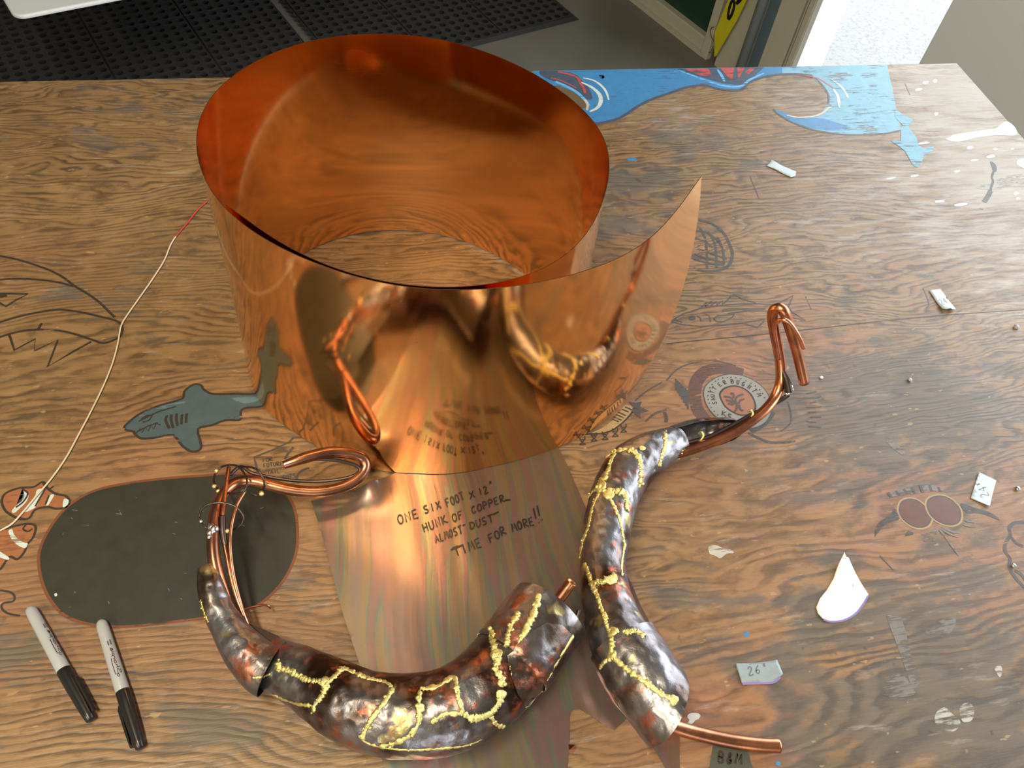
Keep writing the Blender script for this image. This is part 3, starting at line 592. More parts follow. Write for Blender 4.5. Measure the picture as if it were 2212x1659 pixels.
f2 = '-8,1153 17,1141 54,1132 76,1136 72,1160 59,1175 52,1193 37,1208 20,1203 0,1230 -12,1225'
for f in (f1, f2): A.poly(OR, f, 4); A.line(DK, f, .0025, closed=True)
A.poly(WH, '48,1056 55,1064 50,1080 35,1092 25,1104 31,1108 45,1096 58,1082 62,1064', 3); A.poly(WH, '80,1058 98,1056 88,1072 80,1092 66,1102 52,1106 66,1090 76,1072', 3); A.poly(WH, '108,1070 117,1069 110,1082 103,1092 99,1088', 3); A.poly(WH, '138,1078 148,1080 146,1090 136,1096', 3)
A.poly(WH, '18,1148 26,1143 30,1154 41,1166 52,1172 60,1174 54,1184 39,1178 26,1166', 3); A.poly(WH, '-6,1188 4,1194 20,1205 14,1209 -6,1200', 3)
for a in ('48,1056 60,1066 50,1084 34,1096', '98,1056 86,1076 76,1094', '106,1070 98,1090', '92,1041 98,1052 106,1056 116,1050', '58,1132 50,1142 60,1148 70,1142', '20,1108 30,1116 60,1122'): A.line(DK, a, .002)
A.done('painted_reef_fish', 'two orange and white painted fish beside the dark oval')
A = Art()
A.line(GL, '635,944 625,955 591,971 549,988 552,1000 557,1020', .0025, sharp=True); A.line(GL, '557,1020 562,1012', .0025, sharp=True); A.line(GL, '634,966 622,980 615,992', .003); A.line(GL, '668,1010 650,1018 641,1032 646,1044', .003)
for w, a, b in (('FOR', (567,999), (590,995)), ('FUTURE', (569,1010), (612,1005)), ('TAIL', (577,1024), (606,1021)), ('GUTS', (610,1036), (640,1031))):
    for l in letters(w, a, b, (-1, -8.5)): A.line(GL, l, .0012, sharp=True)
A.done('inked_note', 'small inked note beside the tail loop')
A = Art()
A.poly(TN, '1276,936 1300,925 1323,908 1338,892 1352,874 1369,882 1363,893 1345,912 1323,928 1301,935', 2); A.line(DK, '1262,938 1278,937 1301,936 1323,929 1345,913 1363,894 1370,882', .0022)
for a in ('1321,905 1337,911', '1325,900 1343,908', '1330,895 1348,903', '1335,890 1352,898', '1343,884 1358,890', '1350,879 1364,885'): A.line(DK, a, .0022, sharp=True)
for x, y, r in ((1258,953,0), (1283,945,-4), (1307,942,-6), (1329,935,-10), (1347,926,-12)):
    for a in ([(x - 6, y - 10), (x - 5, y - 3)], [(x + 5, y - 11), (x + 6, y - 4)], [(x - 5, y - 3), (x + 6, y - 4)], [(x - 6, y + 8), (x + 4, y - 2)], [(x - 4, y - 1), (x + 7, y + 7)], [(x - 6, y + 8), (x + 7, y + 7)]): A.line(DK, a, .0016, sharp=True)
A.poly(GL, '1358,867 1374,870 1387,867 1382,878 1402,888 1382,892 1385,904 1371,893 1363,888 1368,878', 1, True)
A.line(GL, '1395,910 1415,893 1440,885', .003); A.line(GL, '1436,890 1440,905 1438,912', .004); A.line(GL, '1372,866 1395,846 1430,825', .0016)
A.done('drawn_scale', 'tan leaf shape and inked tick figures at the foot of the roll')
A = Art()
for q in ('1943,1098 1948,1085 1961,1079 1977,1080 1993,1090 2006,1106 2010.5,1121 2003,1134 1988.5,1139 1970.6,1135.5 1954,1124 1944.6,1111', '2003,1093 2006,1080 2019.5,1073 2036,1072 2055,1080 2070,1095 2075,1111 2071.5,1126 2058.5,1133 2042,1132 2024,1124 2010,1111'):
    A.line(TN, q, .006, closed=True); A.poly(LN, q, 4); A.line(GL, q, .0018, closed=True)
A.poly(GL, '2075,1087 2104,1096 2137,1106 2153,1116 2159,1124 2137,1115 2114,1108 2088,1108', 3); A.poly(GL, '1933,1098 1943,1121 1930,1125 1909,1136 1896,1152 1889,1160 1891,1140 1902,1126 1922,1113', 3)
for k in range(10): A.line(GH if k % 3 else GL, [(1918 + 5.6 * k, 1064 - 1.2 * k), (1926 + 5.6 * k, 1074 - 1.3 * k + (k > 7) * 4)], .0035, sharp=True)
for k in range(8): A.line(GH if k % 3 else GL, [(1988 + 6.5 * k, 1048 + (k > 4) * (k - 4) * 2), (1994 + 6 * k, 1064 - k * 1.0 + (k > 4) * 3)], .0038, sharp=True)
for a in ('2022,1142 2000,1155 1990,1154', '2020,1144 2010,1160 1996,1168', '2026,1142 2016,1168', '2030,1140 2050,1152 2072,1160', '2034,1138 2055,1148 2075,1150', '2028,1142 2040,1156', '2040,1156 2072,1200', '2085,1124 2106,1128', '2082,1134 2108,1138'): A.line(GH, a, .003, taper=True)
A.poly(GL, '1954,1158 1962,1146 1972,1150 1974,1154 1964,1156', 1, True)
A.done('painted_mask', 'painted diving mask with two dark brown lenses')
A = Art()
for a in ('2222,1129 2193.6,1129 2180.6,1140 2182,1155 2172,1175 2172,1192 2182,1207 2180.6,1225 2193.6,1248 2222,1278', '2182,1157 2195,1173 2210,1180', '2192,1232 2205,1240 2222,1262'): A.line(GL, a, .004)
A.done('drawn_profile', 'inked wavy outline at the right of the mask')
A = Art()
A.poly(GS, '1543,1608.5 1575.6,1612 1605.5,1617 1617.7,1630 1621.7,1646.5 1624,1680 1530,1680 1533,1655 1535,1640 1537.7,1625', 3)
for ch, a, b in (('B', (1549,1646), (1564,1649)), ('&', (1568,1648), (1582,1650)), ('M', (1586,1649), (1604,1652))):
    for l in letters(ch, a, b, (3, -22), 0): A.line(DK, l, .0024, sharp=True)
A.done('painted_stone', 'small dark green painted stone with lettering')
A = Art()
A = Art(); A.poly(WS, '1487,1543 1496,1540 1508,1541 1513,1546 1509,1553 1502,1556 1497,1562 1488,1567 1483,1564 1489,1556 1485,1550', 3).done('paint_drip')
A = Art(); A.poly(WS, '1470,1586 1478,1588 1474,1593', 1, True).done('paint_drip')
A = Art(); A.poly(CHK, '1531,1181 1548,1178 1562,1184 1580,1188 1585,1195 1570,1196 1556,1206 1544,1200 1533,1196', 3).done('paint_drip')
A = Art(); A.poly(GH, '1910,942 1922,948 1938,962 1954,972 1953,986 1942,978 1928,968 1916,955', 3).done('grey_film')
A = Art(); A.poly(GH, '1915,1330 1928,1330 1946,1334 1958,1370 1966,1410 1988,1466 1984,1482 1970,1484 1958,1450 1940,1400', 3).done('grey_film')
A = Art(); A.poly(GH, '1897,1480 1940,1455 1965,1475 1975,1500 1920,1505', 4).done('grey_film')
A = Art(); A.poly(GH, '2000,1355 2050,1335 2065,1340 2050,1370 2010,1375', 4).done('grey_film')
A = Art(); A.poly(CHK, '2022,1540 2040,1528 2055,1540 2075,1560 2060,1580 2035,1575 2020,1560', 4).done('chalky_smear')
A = Art(); A.poly(CHK, '2075,1525 2092,1518 2104,1530 2100,1555 2082,1560 2074,1545', 4).done('chalky_smear')
A = Art(); A.poly(CHK, '2148,1442 2162,1438 2165,1450 2160,1464 2152,1452', 2).done('paint_drip')
for x, y in ((1612,1370), (1680,1650), (1300,165)): A = Art(); A.poly(B1, [(x + 6 * math.cos(t) * random.uniform(.7, 1.2), y + 6 * math.sin(t) * random.uniform(.6, 1.2)) for t in np.linspace(0, 6.28, 8)[:-1]], 2).done('blue_paint_fleck')
A = Art(); A.poly(B1, '1353,343 1368,340 1376,343 1366,348', 2).done('blue_paint_fleck')

Art().line(DK, '1440,743 1480,738 1600,727 1760,710 1900,694 2050,680 2240,667', .0015, 6).done('saw_line', 'thin straight saw cut across the plywood')
for q in ('2116,451 2124,452', '1994,622 2002,640 2007,658 2001,664', '1955,180 1966,206', '1900,1200 1930,1232', '1740,640 1752,668', '1620,380 1640,430'): Art().line(GL, q, .0016).done('scratch')

# ------------------------------------------------------------------ flat heat-tinted sheet
SHEET = '672,1082 690,1078 715,1071 738,1064 752,1060 765,1062 780,1058 800,1049 880,1010 1000,960 1120,950 1205,965 1228,1010 1250,1062 1280,1130 1312,1190 1338,1214 1348,1233 1366,1264 1384,1309 1404,1345 1424,1380 1450,1427 1464,1470 1461,1530 1468,1582 1468,1700 1440,1665 1420,1630 1402,1599 1388,1562 1362,1540 1350,1556 1327,1577 1300,1563 1275,1545 1252,1532 1236,1533 1230,1545 1230,1600 1222,1700 836,1720 828,1650 800,1540 775,1430 742,1330 715,1230 694,1150'
SC, SX = P(960, 1300), (P(1005, 1500) - P(915, 1100)); SX.z = 0; SY = SX.normalized(); SXX = Vector((SY.y, -SY.x, 0))   # SY runs along the streaks
def sheet_z(v):                       # gentle buckling of the thin sheet over the table
    a = (v - SC).dot(SXX); b = (v - SC).dot(SY)
    z = .0020 + .0007 * noise.noise(Vector((a * 22, b * 2.2, 3))) + .0003 * noise.noise(Vector((a * 60, b * 6, 8)))
    c = P(798, 1052); d = (Vector((v.x, v.y, 0)) - Vector((c.x, c.y, 0))).length
    return z + .010 * max(0, 1 - d / .035) ** 2
sh = empty('copper_offcut', P(960, 1300), 'flat heat-tinted copper sheet with black handwriting under the horns', 'sheet')
from mathutils.geometry import delaunay_2d_cdt
def inside(x, y, poly):
    c = False; n = len(poly)
    for i in range(n):
        (x1, y1), (x2, y2) = poly[i], poly[i - 1]
        if (y1 > y) != (y2 > y) and x < (x2 - x1) * (y - y1) / (y2 - y1) + x1: c = not c
    return c
def cdt(px_outline, ax, ay, step_a, step_b, dense=0):
    o = [P(x, y, .0015) for x, y in px_outline]; o2 = []
    for p, q in zip(o, o[1:] + o[:1]):
        n = max(1, int((q - p).length / .012)); o2 += [p.lerp(q, k / n) for k in range(n)]
    L = [((v - SC0).dot(ax), (v - SC0).dot(ay)) for v in o2]; xs = [q[0] for q in L]; ys = [q[1] for q in L]; G = []
    i = min(xs) + step_a / 2
    while i < max(xs):
        j = min(ys) + step_b / 2
        while j < max(ys):
            if inside(i, j, L): G.append((i, j))
            j += step_b
        i += step_a
    n = len(L); r = delaunay_2d_cdt([Vector(q) for q in L + G], [(k, (k + 1) % n) for k in range(n)], [], 1, 1e-6)
    bm = bmesh.new(); vs = [bm.verts.new(Vector((SC0.x, SC0.y, 0)) + ax * v[0] + ay * v[1]) for v in r[0]]
    for f in r[2]:
        try: bm.faces.new([vs[k] for k in f])
        except ValueError: pass
    return bm
SC0 = SC
bm = cdt(pts(SHEET), SXX, SY, .006, .012)
uvl = bm.loops.layers.uv.new('UVMap')
for f in bm.faces:
    for l in f.loops: w = l.vert.co - Vector((SC.x, SC.y, 0)); l[uvl].uv = (w.dot(SXX), w.dot(SY))
for v in bm.verts: v.co.z = TZ + sheet_z(v.co)
bmesh.ops.recalc_face_normals(bm, faces=bm.faces)
for f in bm.faces:
    if f.normal.z < 0: f.normal_flip()
o = smooth(link('sheet_metal', bm, M_tint, sh)); mod(o, 'SOLIDIFY', thickness=.0005, offset=-1); mod(o, 'EDGE_SPLIT', split_angle=R_(50))
bm = bmesh.new()
def ZC(x, y): return (840 + x / 5.53, 1020 + y / 5.53)
def onsheet(x, y): v = P(x, y, .0018); return Vector((v.x, v.y, TZ + sheet_z(v) + .0010))
for w, a, b, u in (('ONE', (112,635), (375,540), (-28,-104)), ('SIX', (420,500), (640,425), (-22,-86)), ('FOOT', (690,420), (915,325), (-30,-90)), ('X', (965,325), (1045,295), (-25,-75)), ('12', (1075,290), (1200,240), (-25,-80)), ('"', (1190,190), (1250,170), (-10,-70)),
                   ('HUNK', (415,728), (715,600), (-30,-95)), ('OF', (765,605), (900,545), (-22,-88)), ('COPPER', (990,503), (1395,350), (-18,-80)), ('ALMOST', (560,850), (890,725), (-20,-88)), ('DUST', (965,692), (1260,590), (-15,-85)),
                   ('TIME', (790,1015), (1130,890), (-35,-105)), ('FOR', (1205,852), (1415,735), (-35,-90)), ('MORE', (1475,722), (1750,625), (-28,-92))):
    a, b = ZC(*a), ZC(*b); u = (u[0] / 5.53, u[1] / 5.53)
    for l in letters(w, a, b, u): ribbon3(bm, [onsheet(x, y) for x, y in l], .0015, UPV)
for st in ('1725,435 1755,560', '1770,405 1797,525', '1790,603 1797,608', '1827,571 1834,576', '1385,340 1450,332', '740,930 880,872', '880,640 915,625', '1240,510 1308,478'): ribbon3(bm, [onsheet(*ZC(x, y)) for x, y in pts(st)], .0016, UPV)
link('handwriting', bm, M_ink, sh, 'black marker handwriting')

# ------------------------------------------------------------------ the rolled sheet
HR = .305
top = '488,441 520,464 560,493 600,521 656,551 740,584 820,606 900,617 975,620 1050,614 1120,600 1180,577 1220,553 1260,512 1287,470 1310,400 1315,330 1302,292 1280,260 1245,224 1200,190 1155,160 1100,133 1050,113 1000,97 935,82 870,75 800,74 750,76 700,82 650,94 600,110 550,135 500,165 475,188 450,220 432,255 425,300 432,355 450,402 480,443 520,480 549,502 600,530 652,556 740,588 810,608 875,619 940,625 1000,626 1060,623 1100,619 1160,610 1220,596 1300,573 1360,545 1400,520 1460,455 1490,415 1515,380'
T = np.array([list(P(x, y, HR)) for x, y in pts(top)])[:, :2]
cen = Vector((-.13570258, .65830595, 0)); cen.rotate(Matrix.Rotation(YAW, 3, 'Z')); cen = np.array((cen.x, cen.y))
tp = gsm(resample(cr_spline(T, 6), 420), 9)
bot_out = np.array([list(P(x, y, .002)) for x, y in pts('548,850 560,873 595,905 640,932 700,974 760,1003 825,1018 890,1022 1000,1017 1100,999 1210,964 1275,934 1320,898 1352,866')])[:, :2]
# lower edge: the inner coil a little wider than above, the outer lap where it meets the table
inner = []
a_end = math.atan2(*(bot_out[0] - cen)[::-1])
for q in tp:
    d = q - cen; r = np.linalg.norm(d); inner.append(cen + d / r * (r + .0075))
inner = np.array(inner); ang = np.unwrap(np.arctan2(*(inner - cen).T[::-1]))
dd = np.linalg.norm(inner - bot_out[0], axis=1); dd[:200] = 9; k0 = int(np.argmin(dd))
bp = gsm(resample(cr_spline(np.vstack([inner[:k0 - 8:6], bot_out]), 6), 420), 9)
for i in range(420):                  # keep the inner lap inside the outer one at the front
    if i < 170:
        d = bp[i] - cen; r = np.linalg.norm(d); bp[i] = cen + d / r * (r - .004 * max(0, 1 - i / 150))
NV = 14; verts, faces, uvs = [], [], []
Ls = np.r_[0, np.cumsum(np.linalg.norm(np.diff(tp, axis=0), axis=1))]
for j in range(NV + 1):
    t = j / NV
    for i in range(420):
        q = bp[i] * (1 - t) + tp[i] * t
        e = max(0, (i - 345) / 75); nrm = np.array((tp[min(i + 1, 419)] - tp[max(i - 1, 0)])); nrm /= np.linalg.norm(nrm)
        q = q + (np.array((nrm[1], -nrm[0])) * .020 + nrm * .006) * (e * e) * 4 * t * (1 - t)
        verts.append((q[0], q[1], TZ + .0030 + t * (HR - .003)))
for j in range(NV):
    for i in range(419): a = j * 420 + i; faces.append((a, a + 1, a + 421, a + 420))
me = bpy.data.meshes.new('copper_roll'); me.from_pydata(verts, [], faces)
uvl = me.uv_layers.new(name='UVMap')
for p in me.polygons:
    for li in p.loop_indices: v = me.loops[li].vertex_index; uvl.data[li].uv = (Ls[v % 420], (v // 420) / NV * HR)
roll = smooth(link('copper_roll', me, M_roll)); tag(roll, 'tall open coil of bright new copper sheet standing on edge', 'copper roll')
roll.location = (0, 0, 0); mod(roll, 'SOLIDIFY', thickness=.0007, offset=0); mod(roll, 'EDGE_SPLIT', split_angle=R_(50))

# ------------------------------------------------------------------ hammered horns
def sweep(spec, n=110, seg=36, a0=0.0, a1=360.0, dent=.0009, rs=1.0, lift=None, seed=0, skew=0.0, skw0=.86, side=0.0):
    """spec: px, py, radius in px [, height of the centre]; the horn rests on the table where no height is given"""
    C = []
    for q in spec:
        d = (P(q[0], q[1], .03) - CAM).length; r = q[2] * d / FPX; h = q[3] if len(q) > 3 else r + .0030
        v = P(q[0], q[1], h); C.append((v.x, v.y, v.z, r * rs))
    C = gsm(resample(cr_spline(C, 8), n), 2.5); full = abs(a1 - a0) >= 359.9
    bm = bmesh.new(); rings = []; m = seg if full else seg + 1
    for i in range(n):
        c = Vector(C[i][:3]); t = (Vector(C[min(i + 1, n - 1)][:3]) - Vector(C[max(i - 1, 0)][:3])).normalized(); s_ = t.cross(UPV).normalized(); u_ = s_.cross(t); r = C[i][3]; ring = []
        for k in range(m):
            f = i / (n - 1); lo = a0(f) if callable(a0) else a0; hi = a1(f) if callable(a1) else a1
            a = R_(lo + (hi - lo) * k / seg); dv = s_ * math.cos(a) + u_ * math.sin(a); v = c + dv * r
            if skew and f > skw0: v = v + t * ((dv.z * skew + dv.dot(s_) * side) * r * ((f - skw0) / (1 - skw0)) ** 1.3)
            v = v + dv * dent * (noise.noise(v * 55 + Vector((seed, 0, 0))) + .5 * noise.noise(v * 120))
            if v.z < TZ + .0024: v.z = TZ + .0024
            ring.append(bm.verts.new(v))
        rings.append(ring)
    for A_, B_ in zip(rings, rings[1:]):
        for k in range(seg): bm.faces.new((A_[k], A_[(k + 1) % m], B_[(k + 1) % m], B_[k]))
    bmesh.ops.recalc_face_normals(bm, faces=bm.faces)
    return bm
def bvh_of(objs):
    vs, fs = [], []
    for o in objs:
        b = len(vs); vs += [v.co.copy() for v in o.data.vertices]; fs += [tuple(b + i for i in p.vertices) for p in o.data.polygons]
    return BVHTree.FromPolygons(vs, fs)
def wp_mesh(bm, name, mat, parent, label=None, thick=.0009):
    o = smooth(link(name, bm, mat, parent, label)); m = mod(o, 'SOLIDIFY', thickness=thick, offset=-1); mod(o, 'EDGE_SPLIT', split_angle=R_(50)); return o
# part meshes are written in world space; their parents' locations are undone by link()
def seam(bvh, st, parent, w=.0017, lump=1.0):
    q = resample(cr_spline(pts(st), 6), max(6, int(len(pts(st)) * 9))); line = []; nn = []
    for x, y in q:
        x += random.uniform(-1, 1) * .8; y += random.uniform(-1, 1) * .8
        h = bvh.ray_cast(CAM, ray(x, y)); 
        if h[0] is None:
            h = bvh.find_nearest(P(x, y, .03))
        line.append(h[0].copy()); nn.append(h[1] if h[1].dot(CAM - h[0]) > 0 else -h[1])
    n = len(line); line = [Vector(v) for v in line]
    bm = bmesh.new(); rings = []
    for i in range(n):
        t = (line[min(i + 1, n - 1)] - line[max(i - 1, 0)]); t = t.normalized() if t.length > 1e-7 else Vector((1, 0, 0)); N = nn[i]; B = t.cross(N).normalized()
        ww = w * (.45 + 1.3 * abs(noise.noise(line[i] * 260)) + .8 * random.random() * lump) * (1 if 0 < i < n - 1 else .4)
        rings.append([bm.verts.new(line[i] + (B * math.cos(a) * ww + N * (.0002 + math.sin(a) * ww * .42))) for a in (math.pi * k / 4 for k in range(8))])
    for A_, B_ in zip(rings, rings[1:]):
        for k in range(8): bm.faces.new((A_[k], A_[(k + 1) % 8], B_[(k + 1) % 8], B_[k]))
    bm.faces.new(rings[0]); bm.faces.new(rings[-1])
    for i in range(0, n, 3):          # drops of braze along the bead
        if random.random() < .45 * lump:
            c = line[i] + Vector((random.uniform(-1, 1), random.uniform(-1, 1), 0)) * w; bmesh.ops.create_icosphere(bm, subdivisions=1, radius=w * random.uniform(.5, 1.0), matrix=Matrix.Translation(c))
    bmesh.ops.recalc_face_normals(bm, faces=bm.faces); return smooth(link('brazed_seam', bm, M_brass, parent))
def blob(bvh, x, y, r, parent, mat=None):
    h = bvh.ray_cast(CAM, ray(x, y)); bm = bmesh.new(); bmesh.ops.create_icosphere(bm, subdivisions=3, radius=r)
    for v in bm.verts: v.co *= 1 + .35 * noise.noise(v.co * 260 + Vector((x, y, 0)))
    N = h[1] if h[1].dot(CAM - h[0]) > 0 else -h[1]
    q = N.to_track_quat('Z', 'Y').to_matrix().to_4x4(); bmesh.ops.transform(bm, verts=bm.verts, matrix=Matrix.Translation(h[0]) @ q @ Matrix.Diagonal((1, 1, .35, 1)))
    return smooth(link('braze_blob', bm, mat or M_brass, parent))
def wire3(st, hs): # px,py list with heights -> smooth world line
    q = pts(st); return cr_spline([tuple(P(x, y, h)) for (x, y), h in zip(q, hs)], 8)

# --- left horn
hA = empty('curled_horn', P(850, 1550), 'larger hammered copper horn curling left into a looped tube, left of the two', 'horn', 'hammered copper horns')
shA = wp_mesh(sweep([(580,1428,48), (620,1447,53), (660,1466,58), (702,1491,65), (745,1515,71), (790,1534,74), (850,1545,77), (930,1543,80), (1000,1522,82), (1060,1478,82), (1105,1428,82), (1138,1386,80)], seed=1), 'shell', M_pat, hA)
def mouth_a0(f): return -30
mpA = wp_mesh(sweep([(1104,1432,84), (1130,1397,85), (1156,1362,84), (1186,1322,82)], n=40, seg=40, a0=-62, a1=200, rs=1.03, seed=5), 'mouth_plate', M_pat2, hA, 'greyer plate wrapped around the open end')
# flap of the mouth plate that runs down to a point on the near side
bm = bmesh.new()
FL = '1098,1420 1105,1462 1118,1500 1134,1530 1158,1516 1186,1464 1214,1414 1240,1372 1247,1352 1225,1345 1180,1370 1140,1400'
fv = []
bA = bvh_of([shA, mpA])
for x, y in pts(FL):
    h = bA.ray_cast(CAM, ray(x, y)); fv.append((x, y, h[0]))
tlA = wp_mesh(sweep([(452,1230,23,.050), (458,1275,26,.050), (472,1318,29,.045), (497,1362,33,.042), (530,1408,41,.040), (568,1442,49,.036), (584,1450,51,.035)], n=60, seg=30, a0=-62, a1=168, dent=.0006, seed=2), 'tail_plate', M_pat2, hA, 'plain brown-grey open trough at the thin end')
bA = bvh_of([shA, mpA, tlA])
for st, w in (('599,1430 602,1442 620,1446 640,1457 662,1468 687,1471 698,1469', .0022), ('545,1464 565,1462 585,1455', .0011), ('706,1475 696,1502 679,1525 679,1539', .0021), ('679,1525 636,1519 585,1499', .0014), ('706,1475 729,1455 740,1442', .0021), ('740,1442 770,1455 800,1466 830,1472 848,1484', .0017),
              ('850,1485 835,1510 817,1535 798,1560 780,1598', .0021), ('907,1489 904,1532 904,1562 884,1589 850,1606 820,1614', .0022), ('780,1598 820,1614 874,1620 941,1618 1008,1610 1041,1598', .0010), ('911,1489 947,1482 981,1463 988,1502 998,1539 961,1542 931,1562', .0020), ('1001,1542 1024,1552 1058,1542 1078,1519 1085,1495', .0026), ('1061,1549 1074,1566 1091,1571', .0017),
              ('1061,1362 1068,1398 1075,1425 1071,1445 1085,1469 1078,1482', .0030), ('1121,1321 1111,1338 1098,1368 1095,1398', .0026), ('1163,1290 1155,1318 1141,1352 1125,1385 1108,1422', .0027), ('433,1295 440,1320 450,1345', .0012)): seam(bA, st, hA, w)
for x, y, r in ((1071, 1413, .006), (1163, 1289, .0035), (700, 1472, .0045), (600, 1436, .003), (908, 1530, .004), (1083, 1500, .0045)): blob(bA, x, y, r, hA)
# near side flap: follows the shell, a little proud of it
FLP = pts('1096,1416 1100,1440 1106,1464 1119,1500 1135,1532 1158,1518 1186,1464 1214,1414 1238,1374 1215,1350 1180,1345 1140,1370 1115,1395')
SC0 = P(1160, 1440, .03); bm = cdt(FLP, Vector((1, 0, 0)), Vector((0, 1, 0)), .005, .005)
for v in bm.verts:
    w = Vector((v.co.x, v.co.y, TZ + .0015)); d = (w - CAM).normalized(); h = bA.ray_cast(CAM, d)
    q = h[0] if h[0] is not None else bA.find_nearest(CAM + d * ((w - CAM).length - .05))[0]
    v.co = q - d * .0035
bmesh.ops.recalc_face_normals(bm, faces=bm.faces)
flA = wp_mesh(bm, 'mouth_flap', M_pat2, hA)
SC0 = P(570, 1378, .03); bm = cdt(pts('530,1343 545,1349 575,1362 600,1373 607,1379 606,1392 597,1411 582,1402 560,1385 542,1362'), Vector((1, 0, 0)), Vector((0, 1, 0)), .01, .01)
for v in bm.verts: w = Vector((v.co.x, v.co.y, TZ + .0015)); d = (w - CAM).normalized(); v.co = w - d * (.034 / -d.z)
bmesh.ops.recalc_face_normals(bm, faces=bm.faces); wp_mesh(bm, 'inner_flap', M_dark, hA, 'dark brown inner wall of the trough')
SC0 = P(610, 1400, .03); bm = cdt(pts('598,1411 607,1392 616,1386 619,1387 612,1400 604,1412'), Vector((1, 0, 0)), Vector((0, 1, 0)), .01, .01)
for v in bm.verts: w = Vector((v.co.x, v.co.y, TZ + .0015)); d = (w - CAM).normalized(); v.co = w - d * (.044 / -d.z)
bmesh.ops.recalc_face_normals(bm, faces=bm.faces); wp_mesh(bm, 'slit_tab', M_black, hA)
bF = bvh_of([flA])
seam(bF, '1097,1424 1105,1462 1118,1500 1133,1527 1155,1515 1186,1463 1215,1412 1241,1372', hA, .0014, .4)
tube('tube', wire3('1140,1378 1180,1328 1210,1290 1224,1271 1235,1257', (.05, .06, .07, .075, .08)), .0057, M_tube, hA, 'bright copper tube end', 20, hollow=.18)
tailline = wire3('520,1360 494,1310 476,1262 464,1215 460,1168 464,1120 474,1082 492,1055 518,1041 550,1040 595,1051 640,1060 690,1062 735,1054 768,1038 786,1018 789,1000 778,987 750,979 712,977 672,985 640,995 612,1005', (.035, .042, .05, .056, .06, .06, .058, .055, .052, .05, .045, .04, .036, .034, .034, .036, .04, .045, .052, .058, .062, .064, .064))
tube('tail_tube', tailline, lambda t: .0061 if t < .93 else .0061 - (t - .93) * .03, M_tubeold, hA, 'dull copper tube bent into a flat loop', 18)
tube('loop_rod', wire3('497,1026 520,1008 545,1022 580,1030 625,1037 680,1040 730,1036 765,1027 778,1015 765,1004 735,996 700,992 668,992', (.05, .048, .046, .042, .038, .035, .035, .037, .04, .044, .05, .055, .058)), .0019, M_rodold, hA, 'thin darkened rod following the loop', 10)
tube('rod', wire3('494,1010 488,1050 484,1085 481,1112 482,1150 487,1185 500,1250 515,1300 535,1352', (.06, .062, .063, .063, .06, .056, .05, .045, .035)), .0022, M_rod, hA, seg=10)
tube('rod', wire3('528,1062 512,1090 503,1120 498,1150 497,1180 502,1230 514,1285 532,1345', (.06, .062, .062, .06, .058, .052, .046, .036)), .0019, M_rod, hA, seg=10)
tube('rod_sleeve', wire3('481,1115 481,1140 484,1165 487,1178', (.0632, .061, .058, .056)), .0032, M_rodold, hA, 'blackened sleeve on the rod', 10)
for st, hs, cl in (('497,1004 515,1008 529,1025 534,1042 528,1060 512,1066 490,1064 472,1058 462,1040 467,1020 480,1008 497,1004', None, 0), ('517,1008 545,1010 561,1020 571,1042 568,1060 556,1070 541,1064', None, 0), ('430,1119 436,1100 452,1089 480,1086 510,1095 526,1117 517,1137 487,1149 460,1146 441,1136 430,1119', None, 0)):
    n = len(pts(st)); hh = [.058 + .012 * math.sin(k / n * 6.28) for k in range(n)]; hh[-1] = hh[0] if n > 8 else hh[-1]
    tube('wire_ring', wire3(st, hh), .0011, M_rodold, hA, seg=8)
for x, y in ((472,1061), (468,1017), (565,1066), (484,1087), (510,1098), (491,1147), (526,1062), (463,1050)):
    bm = bmesh.new(); bmesh.ops.create_icosphere(bm, subdivisions=2, radius=.0026, matrix=Matrix.Translation(P(x, y, .060)))
    for v in bm.verts: v.co += Vector((noise.noise(v.co * 400), noise.noise(v.co * 410), 0)) * .001
    smooth(link('braze_drop', bm, M_brass, hA))
bm = bmesh.new()
for x, y, r in ((458,1139,.0045), (463,1143,.005), (455,1151,.004), (453,1160,.003), (434,1126,.002)): bmesh.ops.create_icosphere(bm, subdivisions=2, radius=r, matrix=Matrix.Translation(P(x, y, .064)))
smooth(link('solder_lump', bm, M_solder, hA, 'bright silver solder lump on the tube'))
tube('wire_end', wire3('519,1320 545,1311 570,1307 580,1309 584,1314', (.020, .018, .016, .014, .011)), .0011, M_rod, hA, 'short red copper wire end', 8)
tube('edge_strip', wire3('1228,1372 1238,1352 1246,1335 1251,1318', (.05, .052, .054, .056)), .0022, M_rodold, hA, seg=8)

# --- right horn
hB = empty('upright_horn', P(1310, 1250), 'slimmer hammered copper horn with a hooked copper tube, right of the two', 'horn', 'hammered copper horns')
shB = wp_mesh(sweep([(1468,949,31,.034), (1445,960,36,.034), (1405,980,46,.034), (1365,1008,52,.034), (1338,1048,52,.034), (1320,1100,51,.034), (1308,1160,50,.034), (1301,1220,48,.034), (1309,1285,52,.036), (1326,1350,60,.038), (1349,1400,67,.040), (1385,1456,72,.042), (1426,1512,66,.042)], n=150, seed=9, skew=.30, skw0=.86, side=.35), 'shell', M_pat, hB)
seat = None
trB = wp_mesh(sweep([(1458,950,31,.034), (1500,940,33,.035), (1545,932,30,.037), (1585,926,22,.039), (1600,924,14,.041)], n=50, seg=26, a0=112, a1=338, dent=.0004, seed=3), 'tail_trough', M_pat2, hB, 'grey open trough around the tube')
plB = wp_mesh(sweep([(1345,1388,72,.040), (1385,1456,74,.042), (1436,1526,70,.042)], n=40, seg=34, a0=-20, a1=215, rs=1.02, seed=4, skew=.42, skw0=.3, side=.55), 'mouth_plate', M_pat2, hB, 'lighter plate wrapped over the open end')
bB = bvh_of([shB, trB, plB])
